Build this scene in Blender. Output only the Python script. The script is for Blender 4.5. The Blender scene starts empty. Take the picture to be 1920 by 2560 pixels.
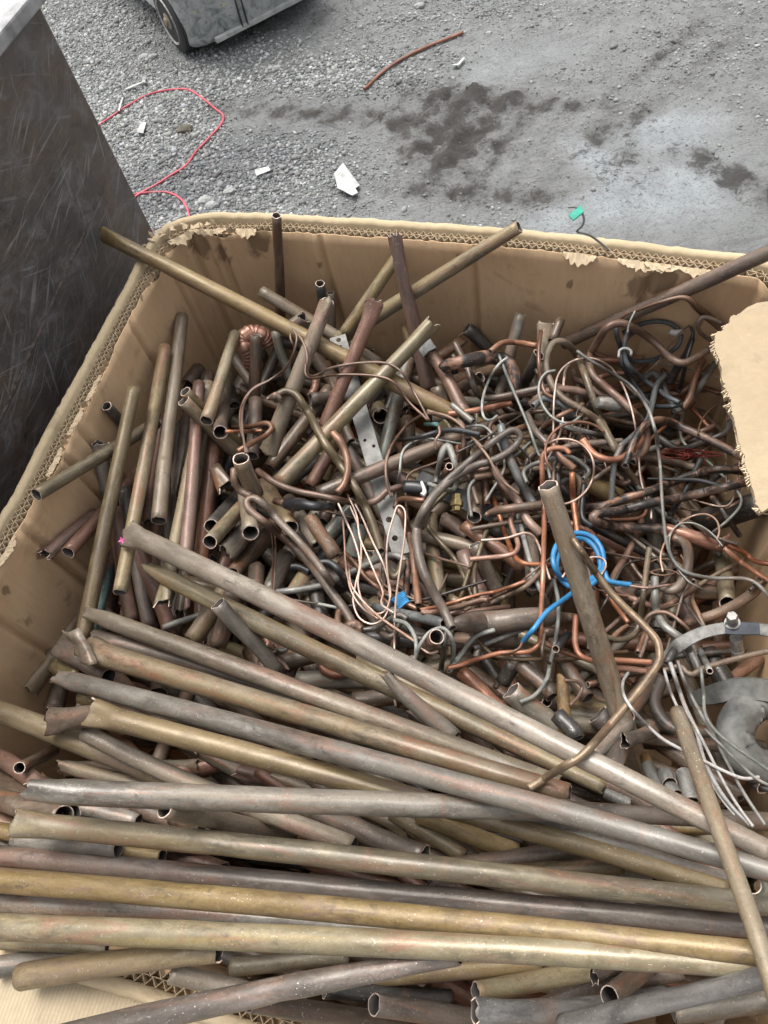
import bpy, bmesh, math, random
import numpy as np
from mathutils import Vector, Matrix

# ------------------------------------------------------------------ camera, sky, sun, exposure
SC = bpy.context.scene
COL = SC.collection
CAM_H, RIM, F_PX = 3.1, 2.15, 1900.0
PITCH, ROLL = math.radians(59.0), math.atan2(328, 1100)
_F = np.array([0, math.cos(PITCH), -math.sin(PITCH)])
_U0 = np.array([0, math.sin(PITCH), math.cos(PITCH)])
_R0 = np.array([1.0, 0, 0])
_R = _R0 * math.cos(ROLL) - _U0 * math.sin(ROLL)
_U = _R0 * math.sin(ROLL) + _U0 * math.cos(ROLL)
CAMP = np.array([0, 0, CAM_H])
cd = bpy.data.cameras.new('camera')
cam = bpy.data.objects.new('camera', cd); COL.objects.link(cam)
m = Matrix([[_R[i], _U[i], -_F[i]] for i in range(3)]).to_4x4(); m.translation = CAMP
cam.matrix_world = m
cd.sensor_fit = 'VERTICAL'; cd.sensor_height = 24.0; cd.lens = 24.0 * F_PX / 2560.0
cd.clip_start = 0.05; cd.clip_end = 600
SC.camera = cam

SUN_EL, SUN_AZ = math.radians(68), math.radians(-20)      # azimuth from +Y clockwise
w = bpy.data.worlds.new('World'); SC.world = w; w.use_nodes = True
nt = w.node_tree; nt.nodes.clear()
sky = nt.nodes.new('ShaderNodeTexSky'); sky.sky_type = 'NISHITA'; sky.sun_disc = False
sky.sun_elevation = SUN_EL; sky.sun_rotation = SUN_AZ
sky.air_density = 1.0; sky.dust_density = 6.0; sky.ozone_density = 1.0
hs = nt.nodes.new('ShaderNodeHueSaturation'); hs.inputs['Saturation'].default_value = 0.24
bg = nt.nodes.new('ShaderNodeBackground'); bg.inputs['Strength'].default_value = 0.15
wo = nt.nodes.new('ShaderNodeOutputWorld')
nt.links.new(sky.outputs[0], hs.inputs['Color']); nt.links.new(hs.outputs[0], bg.inputs['Color'])
nt.links.new(bg.outputs[0], wo.inputs['Surface'])
sl = bpy.data.lights.new('sun', 'SUN'); sl.energy = 1.3; sl.angle = math.radians(26); sl.color = (1.0, 0.96, 0.9)
so = bpy.data.objects.new('sun', sl); COL.objects.link(so)
sd = Vector((math.sin(SUN_AZ) * math.cos(SUN_EL), math.cos(SUN_AZ) * math.cos(SUN_EL), math.sin(SUN_EL)))
so.rotation_euler = sd.to_track_quat('Z', 'Y').to_euler(); so.location = (0, -4, 9)
SC.view_settings.view_transform = 'Standard'; SC.view_settings.look = 'None'
SC.view_settings.exposure = 0.86; SC.view_settings.gamma = 1.0
SC.view_settings.use_curve_mapping = False
SC.cycles.max_bounces = 5; SC.cycles.diffuse_bounces = 3; SC.cycles.glossy_bounces = 2

random.seed(7); RNG = np.random.default_rng(7)

# ------------------------------------------------------------------ measuring helpers
def ray(px, py):
    u = (np.asarray(px, float) - 960.0) / F_PX; v = (1280.0 - np.asarray(py, float)) / F_PX
    return _F + u[..., None] * _R + v[..., None] * _U          # unit step = one metre of depth
def at(px, py, z):
    d = ray(px, py); t = (np.asarray(z, float) - CAM_H) / d[..., 2]
    return CAMP + t[..., None] * d
def gnd(px, py, z=0.0): return at(px, py, z)
def depth_at(px, py, z): return (np.asarray(z, float) - CAM_H) / ray(px, py)[..., 2]

# ------------------------------------------------------------------ object helpers
def tag(o, label=None, cat=None, group=None, kind=None):
    if label: o['label'] = label
    if cat: o['category'] = cat
    if group: o['group'] = group
    if kind: o['kind'] = kind
    return o
def empty(name, loc=(0, 0, 0)):
    o = bpy.data.objects.new(name, None); o.empty_display_size = 0.05; o.location = loc
    COL.objects.link(o); return o
def mesh_obj(name, V, Fc, mats, parent=None, smooth=False, mi=None, attrs=None):
    me = bpy.data.meshes.new(name)
    me.from_pydata([tuple(map(float, v)) for v in V], [], [tuple(map(int, f)) for f in Fc])
    for mt in (mats if isinstance(mats, (list, tuple)) else [mats]): me.materials.append(mt)
    if mi is not None: me.polygons.foreach_set('material_index', np.asarray(mi, np.int32))
    if smooth: me.polygons.foreach_set('use_smooth', np.ones(len(me.polygons), bool))
    for k, (typ, a) in (attrs or {}).items():
        at_ = me.attributes.new(k, typ, 'POINT')
        at_.data.foreach_set('vector' if typ == 'FLOAT_VECTOR' else ('color' if typ == 'FLOAT_COLOR' else 'value'), np.asarray(a, np.float32).ravel())
    me.update()
    o = bpy.data.objects.new(name, me); COL.objects.link(o)
    if parent is not None: o.parent = parent; o.matrix_parent_inverse = Matrix.Translation(parent.location).inverted() if parent.parent is None else Matrix.Identity(4)
    return o
class MB:
    def __init__(s): s.V = []; s.F = []
    def add(s, V, F):
        n = len(s.V); s.V += [tuple(v) for v in V]; s.F += [tuple(i + n for i in f) for f in F]
    def box(s, c, ax, ay, az):
        c, ax, ay, az = (np.asarray(k, float) for k in (c, ax, ay, az))
        V = [c + i * ax + j * ay + k * az for i in (-1, 1) for j in (-1, 1) for k in (-1, 1)]
        s.add(V, [(0, 1, 3, 2), (4, 6, 7, 5), (0, 4, 5, 1), (2, 3, 7, 6), (0, 2, 6, 4), (1, 5, 7, 3)])
    def lathe(s, c, axis, prof, n=24):
        ax = Vector(axis).normalized(); u = ax.orthogonal().normalized(); v = ax.cross(u)
        V = []
        for (h, r) in prof:
            for k in range(n):
                t = 2 * math.pi * k / n
                V.append(Vector(c) + ax * h + (u * math.cos(t) + v * math.sin(t)) * r)
        F = [(i * n + k, i * n + (k + 1) % n, (i + 1) * n + (k + 1) % n, (i + 1) * n + k) for i in range(len(prof) - 1) for k in range(n)]
        F += [tuple(range(n))[::-1], tuple((len(prof) - 1) * n + k for k in range(n))]
        s.add(V, F)
    def prism(s, poly, ext):
        n = len(poly); P = [np.asarray(p, float) for p in poly]; e = np.asarray(ext, float)
        s.add(P + [p + e for p in P], [tuple(range(n))[::-1], tuple(range(n, 2 * n))] + [(i, (i + 1) % n, (i + 1) % n + n, i + n) for i in range(n)])
    def build(s, name, mats, parent=None, bevel=0, smooth=False):
        o = mesh_obj(name, s.V, s.F, mats, parent, smooth)
        bm = bmesh.new(); bm.from_mesh(o.data); bmesh.ops.recalc_face_normals(bm, faces=bm.faces); bm.to_mesh(o.data); bm.free()
        if bevel:
            b = o.modifiers.new('bevel', 'BEVEL'); b.width = bevel; b.segments = 2; b.limit_method = 'ANGLE'
        return o

# ------------------------------------------------------------------ materials
class N:
    def __init__(s, name):
        s.m = bpy.data.materials.new(name); s.m.use_nodes = True; s.t = s.m.node_tree
        s.b = s.t.nodes['Principled BSDF']
    def n(s, t, **k):
        x = s.t.nodes.new(t)
        for a, v in k.items(): setattr(x, a, v)
        return x
    def l(s, a, b): s.t.links.new(a, b)
    def val(s, sock, x):
        if hasattr(x, 'is_linked') or hasattr(x, 'links'): s.l(x, sock)
        else: sock.default_value = x
    def math(s, op, a, b=0.0):
        x = s.n('ShaderNodeMath', operation=op); s.val(x.inputs[0], a); s.val(x.inputs[1], b); return x.outputs[0]
    def vscale(s, v, sc, off=None):
        x = s.n('ShaderNodeVectorMath', operation='MULTIPLY'); s.l(v, x.inputs[0]); x.inputs[1].default_value = sc
        if off is None: return x.outputs[0]
        y = s.n('ShaderNodeVectorMath', operation='ADD'); s.l(x.outputs[0], y.inputs[0]); s.l(off, y.inputs[1]); return y.outputs[0]
    def noise(s, v, scale, detail=4, rough=.6, dist=0):
        x = s.n('ShaderNodeTexNoise'); s.l(v, x.inputs['Vector']); x.inputs['Scale'].default_value = scale
        x.inputs['Detail'].default_value = detail; x.inputs['Roughness'].default_value = rough; x.inputs['Distortion'].default_value = dist
        return x.outputs['Fac']
    def ramp(s, f, stops, interp='LINEAR'):
        x = s.n('ShaderNodeValToRGB'); s.l(f, x.inputs[0]); e = x.color_ramp.elements; x.color_ramp.interpolation = interp
        while len(e) > 1: e.remove(e[-1])
        e[0].position = stops[0][0]; e[0].color = col(stops[0][1])
        for p, c in stops[1:]:
            q = e.new(p); q.color = col(c)
        return x.outputs[0]
    def mix(s, f, a, b, mode='MIX'):
        x = s.n('ShaderNodeMix', data_type='RGBA', blend_type=mode); s.val(x.inputs[0], f)
        s.val(x.inputs[6], a if hasattr(a, 'links') else col(a)); s.val(x.inputs[7], b if hasattr(b, 'links') else col(b)); return x.outputs[2]
    def bump(s, h, strength, dist):
        x = s.n('ShaderNodeBump'); x.inputs['Strength'].default_value = strength; x.inputs['Distance'].default_value = dist
        s.l(h, x.inputs['Height']); s.l(x.outputs[0], s.b.inputs['Normal'])
    def attr(s, name, out='Vector'): return s.n('ShaderNodeAttribute', attribute_name=name).outputs[out]
    def objc(s): return s.n('ShaderNodeTexCoord').outputs['Object']
    def rand(s): return s.n('ShaderNodeObjectInfo').outputs['Random']
def col(c): return tuple(c) + (1.0,) if hasattr(c, '__len__') and len(c) == 3 else ((c, c, c, 1.0) if not hasattr(c, '__len__') else tuple(c))

def simple(name, c, rough=.5, metal=0.0, var=.25, scale=60, bump=.15):
    q = N(name); v = q.objc(); f = q.noise(v, scale, 5)
    c2 = tuple(min(1, k * (1 + var)) for k in c); c1 = tuple(k * (1 - var) for k in c)
    q.l(q.ramp(f, [(.3, c1), (.7, c2)]), q.b.inputs['Base Color'])
    q.b.inputs['Roughness'].default_value = rough; q.b.inputs['Metallic'].default_value = metal
    if bump: q.bump(f, bump, .002)
    return q.m

def pipe_mat(name, stops, second, sec_amt=.45, dark=(.042, .037, .032), dark_amt=.74, speck=.5, rough=.43, metal=.16, streak=.8, bump=.15, third=(.265, .145, .098), third_amt=.36):
    """weathered tube: mottled tones, streaks along the tube, long patches of other tones, smudges, scratches, scuffs and dirt specks"""
    q = N(name); pt = q.attr('pt'); rnd = q.rand()
    cmb = q.n('ShaderNodeCombineXYZ')
    for i, k in enumerate((37.0, 61.0, 83.0)): q.l(q.math('MULTIPLY', rnd, k), cmb.inputs[i])
    off = cmb.outputs[0]
    def nz(sc, det, ro, di): return q.noise(q.vscale(pt, sc, off), 1.0, det, ro, di)
    n1 = nz((46, 46, 20 * streak), 5, .56, .8)                        # mottling
    c = q.ramp(n1, [(p * .9 + .05, k) for p, k in stops])
    lite = tuple(min(1, x * 1.18 + .02) for x in stops[-1][1]); low = tuple(x * .5 for x in stops[0][1])
    n2 = nz((44, 44, 2.6), 5, .6, .7)                                 # long soft runs of a second tone, one side of the tube
    c = q.mix(q.ramp(n2, [(1 - sec_amt - .12, 0.0), (1 - sec_amt + .03, .9)]), c, second)
    n6 = nz((38, 38, 6), 6, .7, 1.2)                                  # rubbed, pinker metal
    c = q.mix(q.ramp(n6, [(1 - third_amt - .12, 0.0), (1 - third_amt, .8)]), c, third)
    n7 = nz((14, 14, 3.2), 4, .6, .8)                                 # broad light and dark stretches
    c = q.mix(q.ramp(n7, [(.36, .55), (.50, 0.0)]), c, low)
    c = q.mix(q.ramp(n7, [(.55, 0.0), (.72, .4)]), c, lite)
    n3 = nz((105, 105, 38), 7, .74, .9)                               # grime, in clusters
    gr = q.ramp(nz((22, 22, 9), 4, .6, .5), [(.46, 0.0), (.60, 1.0)])
    c = q.mix(q.math('MULTIPLY', q.ramp(n3, [(.50, 0.0), (.66, dark_amt)]), gr), c, dark)
    gl = q.ramp(nz((26, 26, 11), 4, .6, .5), [(.48, 0.0), (.62, 1.0)])
    c = q.mix(q.math('MULTIPLY', q.ramp(n3, [(.32, .6), (.48, 0.0)]), gl), c, lite)
    ring = nz((.6, .6, 5.0), 1, .4, 0)                                # bands where fittings sat
    c = q.mix(q.ramp(ring, [(.585, 0.0), (.592, .3), (.600, .25), (.606, 0.0)]), c, third)
    ns = nz((520, 520, 10), 4, .65, .3)                               # lengthwise scratches
    c = q.mix(q.ramp(ns, [(.62, 0.0), (.74, .14)]), c, lite)
    n8 = nz((420, 420, 330), 3, .7, 0)                                # dusty grain
    c = q.mix(q.ramp(n8, [(.30, .26), (.46, 0.0)]), c, low); c = q.mix(q.ramp(n8, [(.55, 0.0), (.72, .22)]), c, lite)
    n9 = nz((70, 70, 70), 8, .78, 2.2)                                # sharp-edged stains
    c = q.mix(q.ramp(n9, [(.575, 0.0), (.59, .55), (.70, .68)]), c, tuple(a * .6 + b * .25 for a, b in zip(second, dark)))
    gate2 = q.ramp(nz((60, 60, 20), 3, .6, 0), [(.5, 0.0), (.62, 1.0)])
    vo = q.n('ShaderNodeTexVoronoi', feature='F1'); q.l(q.vscale(pt, (620, 620, 420), off), vo.inputs['Vector']); vo.inputs['Scale'].default_value = 1.0
    sp = q.math('LESS_THAN', vo.outputs['Distance'], .34)
    sepc = q.n('ShaderNodeSeparateColor'); q.l(vo.outputs['Color'], sepc.inputs[0])
    gate = q.math('GREATER_THAN', sepc.outputs[0], 1 - .15 * speck)
    c = q.mix(q.math('MULTIPLY', q.math('MULTIPLY', sp, gate), q.math('ADD', q.math('MULTIPLY', gate2, .6), .12)), c, (.60, .57, .50))
    n5 = nz((190, 190, 95), 5, .65, 1.6)                              # chips of pale scale
    c = q.mix(q.ramp(n5, [(.64, 0.0), (.66, .85 * speck)]), c, (.47, .45, .40))
    hv = q.n('ShaderNodeHueSaturation'); q.l(c, hv.inputs['Color'])
    q.l(q.math('ADD', q.math('MULTIPLY', rnd, .32), .68), hv.inputs['Value'])
    sh = q.math('FRACT', q.math('MULTIPLY', rnd, 7.31)); q.l(q.math('ADD', q.math('MULTIPLY', sh, .4), .92), hv.inputs['Saturation'])
    q.l(hv.outputs[0], q.b.inputs['Base Color'])
    rr = q.n('ShaderNodeMapRange'); q.l(n2, rr.inputs[0]); rr.inputs[1].default_value = .3; rr.inputs[2].default_value = .7; rr.inputs[3].default_value = rough - .17; rr.inputs[4].default_value = rough + .2
    q.l(rr.outputs[0], q.b.inputs['Roughness'])
    q.b.inputs['Metallic'].default_value = metal; q.b.inputs['Specular IOR Level'].default_value = .55
    q.bump(q.math('ADD', n3, q.math('MULTIPLY', n1, .8)), bump, .0022)
    return q.m

M = {}
def pm(k, *a, **b): M[k] = pipe_mat(k, *a, **b)
pm('olive', [(.3, (.135, .115, .080)), (.5, (.225, .190, .132)), (.7, (.30, .255, .18))], (.25, .185, .085), .38)
pm('tan', [(.3, (.165, .132, .098)), (.5, (.245, .203, .153)), (.72, (.315, .27, .21))], (.215, .168, .105), .42, speck=.4)
pm('paletan', [(.3, (.20, .165, .128)), (.5, (.295, .25, .20)), (.72, (.37, .325, .265))], (.265, .21, .15), .42, speck=.5)
pm('ochre', [(.28, (.165, .122, .070)), (.5, (.265, .200, .112)), (.7, (.335, .268, .170))], (.25, .185, .105), .4, third=(.235, .165, .135))
pm('yellow', [(.3, (.160, .135, .088)), (.5, (.245, .205, .130)), (.7, (.31, .265, .185))], (.275, .205, .085), .34)
pm('brown', [(.3, (.076, .058, .044)), (.5, (.130, .101, .077)), (.7, (.19, .155, .120))], (.148, .098, .070), .4)
pm('purple', [(.3, (.086, .069, .057)), (.5, (.150, .122, .098)), (.7, (.215, .182, .150))], (.165, .104, .080), .33)
pm('red', [(.3, (.125, .074, .058)), (.5, (.205, .120, .094)), (.7, (.275, .178, .145))], (.19, .145, .11), .36)
pm('grey', [(.3, (.125, .113, .094)), (.5, (.205, .186, .156)), (.7, (.285, .262, .225))], (.20, .160, .115), .38)
pm('silver', [(.3, (.115, .108, .102)), (.5, (.195, .185, .175)), (.7, (.28, .268, .25))], (.16, .145, .135), .34, rough=.48, third_amt=.2)
pm('verd', [(.3, (.12, .115, .09)), (.5, (.215, .235, .20)), (.7, (.34, .385, .345))], (.145, .095, .07), .46)
pm('teal', [(.3, (.07, .12, .115)), (.6, (.14, .27, .255)), (.75, (.28, .42, .39))], (.12, .15, .14), .4, third_amt=-.2)
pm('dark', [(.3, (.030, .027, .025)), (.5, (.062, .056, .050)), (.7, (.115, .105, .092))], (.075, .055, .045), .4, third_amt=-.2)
pm('bluegrey', [(.3, (.075, .082, .082)), (.5, (.128, .140, .140)), (.7, (.215, .23, .228))], (.11, .095, .08), .36, third_amt=-.2)
pm('copper', [(.3, (.22, .105, .072)), (.5, (.44, .225, .155)), (.7, (.60, .375, .285))], (.25, .135, .095), .34, metal=.35, rough=.38, speck=.2, dark_amt=.5)
pm('coppertube', [(.3, (.120, .070, .050)), (.5, (.215, .130, .094)), (.7, (.33, .215, .165))], (.155, .125, .10), .38, metal=.25, rough=.42, speck=.35, third=(.40, .22, .155))
pm('burnt', [(.40, (.016, .016, .017)), (.49, (.05, .042, .036)), (.55, (.29, .165, .115)), (.7, (.44, .28, .205))], (.022, .023, .025), .42, metal=.2, rough=.48, speck=.2, streak=1.6, third=(.34,.2,.145), third_amt=.12, dark_amt=.9)
pm('brass', [(.3, (.13, .085, .050)), (.5, (.25, .172, .098)), (.7, (.38, .29, .19))], (.14, .10, .075), .38, metal=.3, rough=.4, speck=.3)
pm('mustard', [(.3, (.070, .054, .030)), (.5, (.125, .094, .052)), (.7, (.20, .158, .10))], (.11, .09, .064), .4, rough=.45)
pm('rust', [(.3, (.10, .06, .025)), (.5, (.22, .13, .045)), (.7, (.32, .21, .09))], (.13, .115, .075), .35, dark_amt=.7, rough=.7)
pm('greytube', [(.3, (.10, .098, .09)), (.5, (.20, .195, .178)), (.7, (.32, .315, .29))], (.14, .115, .095), .3, rough=.5, third_amt=-.2)
pm('wirecu', [(.3, (.44, .28, .21)), (.5, (.66, .49, .40)), (.7, (.80, .67, .58))], (.55, .37, .29), .3, dark_amt=.15, metal=.3, rough=.4, speck=0, third_amt=-.2)
pm('wirebrown', [(.3, (.09, .058, .042)), (.5, (.17, .11, .08)), (.7, (.27, .19, .145))], (.13, .09, .07), .3, speck=.1, metal=.15, rough=.42)
pm('wiregrey', [(.3, (.17, .18, .165)), (.5, (.28, .29, .265)), (.7, (.42, .42, .38))], (.20, .17, .13), .3, speck=.1, third_amt=-.2, metal=0.0)
pm('wirewhite', [(.3, (.26, .25, .24)), (.5, (.40, .385, .365)), (.7, (.54, .52, .49))], (.30, .235, .19), .3, speck=.1, third_amt=-.2, metal=0.0)
pm('black', [(.3, (.012, .012, .013)), (.5, (.022, .022, .024)), (.7, (.045, .046, .05))], (.03, .03, .03), .3, speck=.25, rough=.42, third_amt=-.2, metal=0.0)
pm('cable', [(.3, (.028, .032, .036)), (.5, (.055, .062, .07)), (.7, (.10, .115, .125))], (.045, .045, .045), .3, speck=.3, rough=.5, third_amt=-.2, metal=0.0)
pm('blue', [(.3, (.002, .13, .31)), (.5, (.003, .20, .45)), (.7, (.01, .26, .55))], (.002, .165, .38), .3, dark=(.01, .03, .05), dark_amt=.45, speck=.05, rough=.4, third=(.005,.22,.5), metal=0.0)
pm('tape', [(.3, (.5, .5, .48)), (.6, (.72, .72, .69))], (.55, .53, .5), .3, dark_amt=.2, speck=0, third_amt=-.2, metal=0.0)
pm('redwire', [(.3, (.13, .016, .012)), (.6, (.24, .03, .018))], (.18, .03, .02), .3, speck=0, metal=.3, rough=.4, third_amt=-.2)
pm('pink', [(.3, (.55, .12, .15)), (.6, (.72, .20, .235))], (.60, .24, .24), .3, dark=(.3, .2, .2), speck=.4, rough=.6, third_amt=-.2, metal=0.0)
pm('orange', [(.3, (.20, .085, .06)), (.6, (.37, .18, .135))], (.24, .17, .14), .42, speck=.4, rough=.55)
M['lip'] = simple('cut_copper_edge', (.56, .43, .35), .45, .25, .35, 400)
M['bore'] = simple('pipe_bore', (.055, .047, .040), .75, 0, .4, 80)
M['card'] = None

# ------------------------------------------------------------------ smooth value noise on arrays
def vnoise(x, y, seed=0):
    def h(i, j):
        n = (i.astype(np.int64) * 374761393 + j.astype(np.int64) * 668265263 + seed * 982451653) & 0x7fffffff
        n = ((n ^ (n >> 13)) * 1274126177) & 0x7fffffff
        return ((n ^ (n >> 16)) & 0xffff) / 65535.0
    i, j = np.floor(x), np.floor(y); fx, fy = x - i, y - j
    fx = fx * fx * (3 - 2 * fx); fy = fy * fy * (3 - 2 * fy)
    return (h(i, j) * (1 - fx) + h(i + 1, j) * fx) * (1 - fy) + (h(i, j + 1) * (1 - fx) + h(i + 1, j + 1) * fx) * fy
def fbm(x, y, o=4, seed=0):
    s, a = 0, .5
    for k in range(o):
        s = s + a * vnoise(x * 2 ** k, y * 2 ** k, seed + k); a *= .5
    return s
def sstep(a, b, x):
    t = np.clip((x - a) / (b - a), 0, 1); return t * t * (3 - 2 * t)

# ------------------------------------------------------------------ ground: one sheet, dense where it is in view
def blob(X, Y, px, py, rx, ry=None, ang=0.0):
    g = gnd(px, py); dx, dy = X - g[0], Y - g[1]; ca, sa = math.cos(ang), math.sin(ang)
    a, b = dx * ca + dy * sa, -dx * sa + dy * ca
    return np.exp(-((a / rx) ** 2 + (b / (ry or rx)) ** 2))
def ground_fields(X, Y):
    n = fbm(X * 1.6, Y * 1.6, 4, 3); n2 = fbm(X * 5, Y * 5, 4, 9)
    # where the crushed stone lies open
    g = 1.15 * blob(X, Y, 330, 330, 1.15, 1.2) + .9 * blob(X, Y, 640, 470, .75, .5) + .8 * blob(X, Y, 180, 60, 1.0, .7) \
        + .75 * blob(X, Y, 880, 190, .75, .33, -.5) + .5 * blob(X, Y, 700, 90, .5, .25) + .45 * blob(X, Y, 1250, 20, 1.2, .3, -.3) \
        + .55 * blob(X, Y, 1870, 520, .45, .6) + .3 * blob(X, Y, 1230, 560, .5, .2) + .35 * blob(X, Y, 1800, 120, .8, .5)
    g = g * (.45 + 1.1 * n) - .5 * blob(X, Y, 640, 300, .40, .25) - .3 * blob(X, Y, 1000, 330, .35, .35) - .55 * blob(X, Y, 760, 280, .8, .16, -.55) - .5 * blob(X, Y, 620, 90, .8, .18, -.2)
    dens = np.clip(g, 0, 1) ** 1.2 + .06 + .10 * n2
    # churned dark mud in the middle, with wheel marks running out of it
    mud = .98 * blob(X, Y, 1140, 320, .34, .42, .3) + .95 * blob(X, Y, 1230, 240, .6, .09, -.62) + .5 * blob(X, Y, 1110, 390, .20, .3) \
        + .9 * blob(X, Y, 1190, 480, .5, .08, -.5) + .5 * blob(X, Y, 1520, 330, .32, .09, .35) + .55 * blob(X, Y, 1560, 410, .16, .26) \
        + .8 * blob(X, Y, 1830, 440, .10, .45, .45) + .45 * blob(X, Y, 1700, 100, .6, .07, .45) + .4 * blob(X, Y, 1850, 80, .6, .07, .5) \
        + .65 * blob(X, Y, 760, 280, .9, .11, -.55) + .35 * blob(X, Y, 620, 70, .8, .25, -.2)
    rt = np.sin((X * .62 - Y * .78) * 27 + 7 * n2 + 3 * n) + .6 * np.sin((X * .9 + Y * .4) * 43 + 5 * n); mud = np.clip(1.5 * mud * (.2 + 1.5 * n2) * (.45 + .65 * sstep(-.5, .7, rt)), 0, 1)
    # smooth damp skins of silt
    wet = 1.1 * blob(X, Y, 1680, 320, .34, .20, -.1) + .95 * blob(X, Y, 1490, 400, .12, .30, .3) + .9 * blob(X, Y, 1700, 480, .42, .30) \
        + .85 * blob(X, Y, 1440, 530, .42, .15) + .6 * blob(X, Y, 1230, 420, .20, .10) + .5 * blob(X, Y, 1300, 150, .7, .3)
    wet = np.clip(1.5 * wet * (.45 + 1.1 * n) - .3 * mud - .22 + .25 * (n2 - .5), 0, 1)
    return n, n2, dens, mud, wet
def build_ground():
    def axis(lo, hi, step, far):
        k = np.arange(lo, hi + 1e-6, step); e = []; p, d = hi, step
        while p < far: d *= 1.35; p += d; e.append(p)
        f = []; p, d = lo, step
        while p > -far: d *= 1.35; p -= d; f.append(p)
        return np.array(f[::-1] + list(k) + e)
    xs, ys = axis(-3.2, 4.4, .024, 260), axis(3.2, 9.2, .024, 260)
    X, Y = np.meshgrid(xs, ys)
    n, n2, dens, mud, wet = ground_fields(X, Y)
    f3 = fbm(X * 14, Y * 14, 3, 21); f4 = fbm(X * 30, Y * 30, 2, 33)
    Z = .05 * (n - .5) + .02 * (n2 - .5) + .012 * (f3 - .5)
    rut = np.sin((X * .82 - Y * .57) * 24 + 5 * n2); Z += mud * (.026 * rut * sstep(.2, .9, mud) + .05 * (f3 - .5) + .022 * (f4 - .5))
    Z -= wet * .012; Z *= 1 - .5 * wet
    inner = (X > -3.3) & (X < 4.5) & (Y > 3.1) & (Y < 9.3); Z = np.where(inner, Z, 0)
    base = np.stack([.262 + .08 * (n - .5), .270 + .08 * (n - .5), .264 + .075 * (n - .5)], -1)
    gcol = np.array([.215, .23, .225]); mcol = np.array([.10, .092, .084]); wcol = np.array([.41, .45, .465])
    dd = np.clip(dens, 0, 1)[..., None]; c = base * (1 - dd) + gcol * dd
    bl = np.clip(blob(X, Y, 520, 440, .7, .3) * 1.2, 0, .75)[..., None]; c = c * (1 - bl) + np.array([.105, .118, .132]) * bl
    c = c * (1 - mud[..., None] * .85) + mcol * mud[..., None] * .85
    c = c * (1 - wet[..., None] * .8) + wcol * wet[..., None] * .8
    c *= (.78 + .44 * f3)[..., None]
    h, wd = X.shape; idx = np.arange(h * wd).reshape(h, wd)
    Fq = np.stack([idx[:-1, :-1], idx[:-1, 1:], idx[1:, 1:], idx[1:, :-1]], -1).reshape(-1, 4)
    me = bpy.data.meshes.new('ground'); me.vertices.add(h * wd)
    me.vertices.foreach_set('co', np.stack([X, Y, Z], -1).astype(np.float32).ravel())
    me.loops.add(len(Fq) * 4); me.loops.foreach_set('vertex_index', Fq.astype(np.int32).ravel())
    me.polygons.add(len(Fq)); me.polygons.foreach_set('loop_start', np.arange(0, len(Fq) * 4, 4, dtype=np.int32))
    me.polygons.foreach_set('use_smooth', np.ones(len(Fq), bool))
    me.update(calc_edges=True)
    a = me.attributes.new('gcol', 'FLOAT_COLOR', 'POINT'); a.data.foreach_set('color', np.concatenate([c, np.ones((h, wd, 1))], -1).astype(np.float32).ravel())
    a = me.attributes.new('wet', 'FLOAT', 'POINT'); a.data.foreach_set('value', wet.astype(np.float32).ravel())
    a = me.attributes.new('mud', 'FLOAT', 'POINT'); a.data.foreach_set('value', mud.astype(np.float32).ravel())
    q = N('gravel_yard'); mu = q.attr('mud', 'Fac'); g = q.attr('gcol', 'Color'); o = q.objc(); wv = q.attr('wet', 'Fac')
    f = q.noise(o, 70, 6, .75); f2 = q.noise(o, 260, 3, .7); f5 = q.noise(q.vscale(o, (9, 22, 1)), 1.0, 5, .7, 1.5)
    c1 = q.mix(q.ramp(f, [(.32, .75), (.5, 0.0)]), g, (.07, .066, .06))
    c1 = q.mix(q.ramp(f2, [(.60, 0.0), (.74, .7)]), c1, (.37, .365, .35))
    c1 = q.mix(q.math('MULTIPLY', q.ramp(f5, [(.52, 0.0), (.70, .6)]), q.math('SUBTRACT', 1.0, wv)), c1, (.085, .078, .070))
    f6 = q.noise(o, 24, 7, .78, .6); cl = q.math('ADD', f6, q.math('MULTIPLY', mu, .21))
    c1 = q.mix(q.ramp(cl, [(.57, 0.0), (.66, .82)]), c1, (.055, .049, .043))
    f7 = q.noise(o, 5.5, 6, .7, .8); c1 = q.mix(q.math('MULTIPLY', q.ramp(f7, [(.50, 0.0), (.60, .5)]), q.math('SUBTRACT', 1.0, mu)), c1, (.265, .268, .272))
    f8 = q.noise(q.vscale(o, (3.2, 11, 1)), 1.0, 7, .75, 1.5); c1 = q.mix(q.math('MULTIPLY', q.ramp(f8, [(.52, 0.0), (.64, .5)]), q.math('SUBTRACT', 1.0, wv)), c1, (.115, .106, .097))
    q.l(c1, q.b.inputs['Base Color'])
    r = q.n('ShaderNodeMapRange'); q.l(wv, r.inputs[0]); r.inputs[3].default_value = .85; r.inputs[4].default_value = .36; q.l(r.outputs[0], q.b.inputs['Roughness'])
    q.bump(q.math('ADD', q.math('ADD', f, q.math('MULTIPLY', f2, .5)), q.math('MULTIPLY', cl, q.math('MULTIPLY', mu, 2.5))), .9, .022)
    me.materials.append(q.m)
    tag(bpy.data.objects.new('ground', me), kind='structure'); COL.objects.link(bpy.data.objects['ground'])
    zi = lambda x, y: Z[np.clip(np.searchsorted(ys, y), 0, h - 1), np.clip(np.searchsorted(xs, x), 0, wd - 1)]
    return zi
GZ = build_ground()

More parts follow.
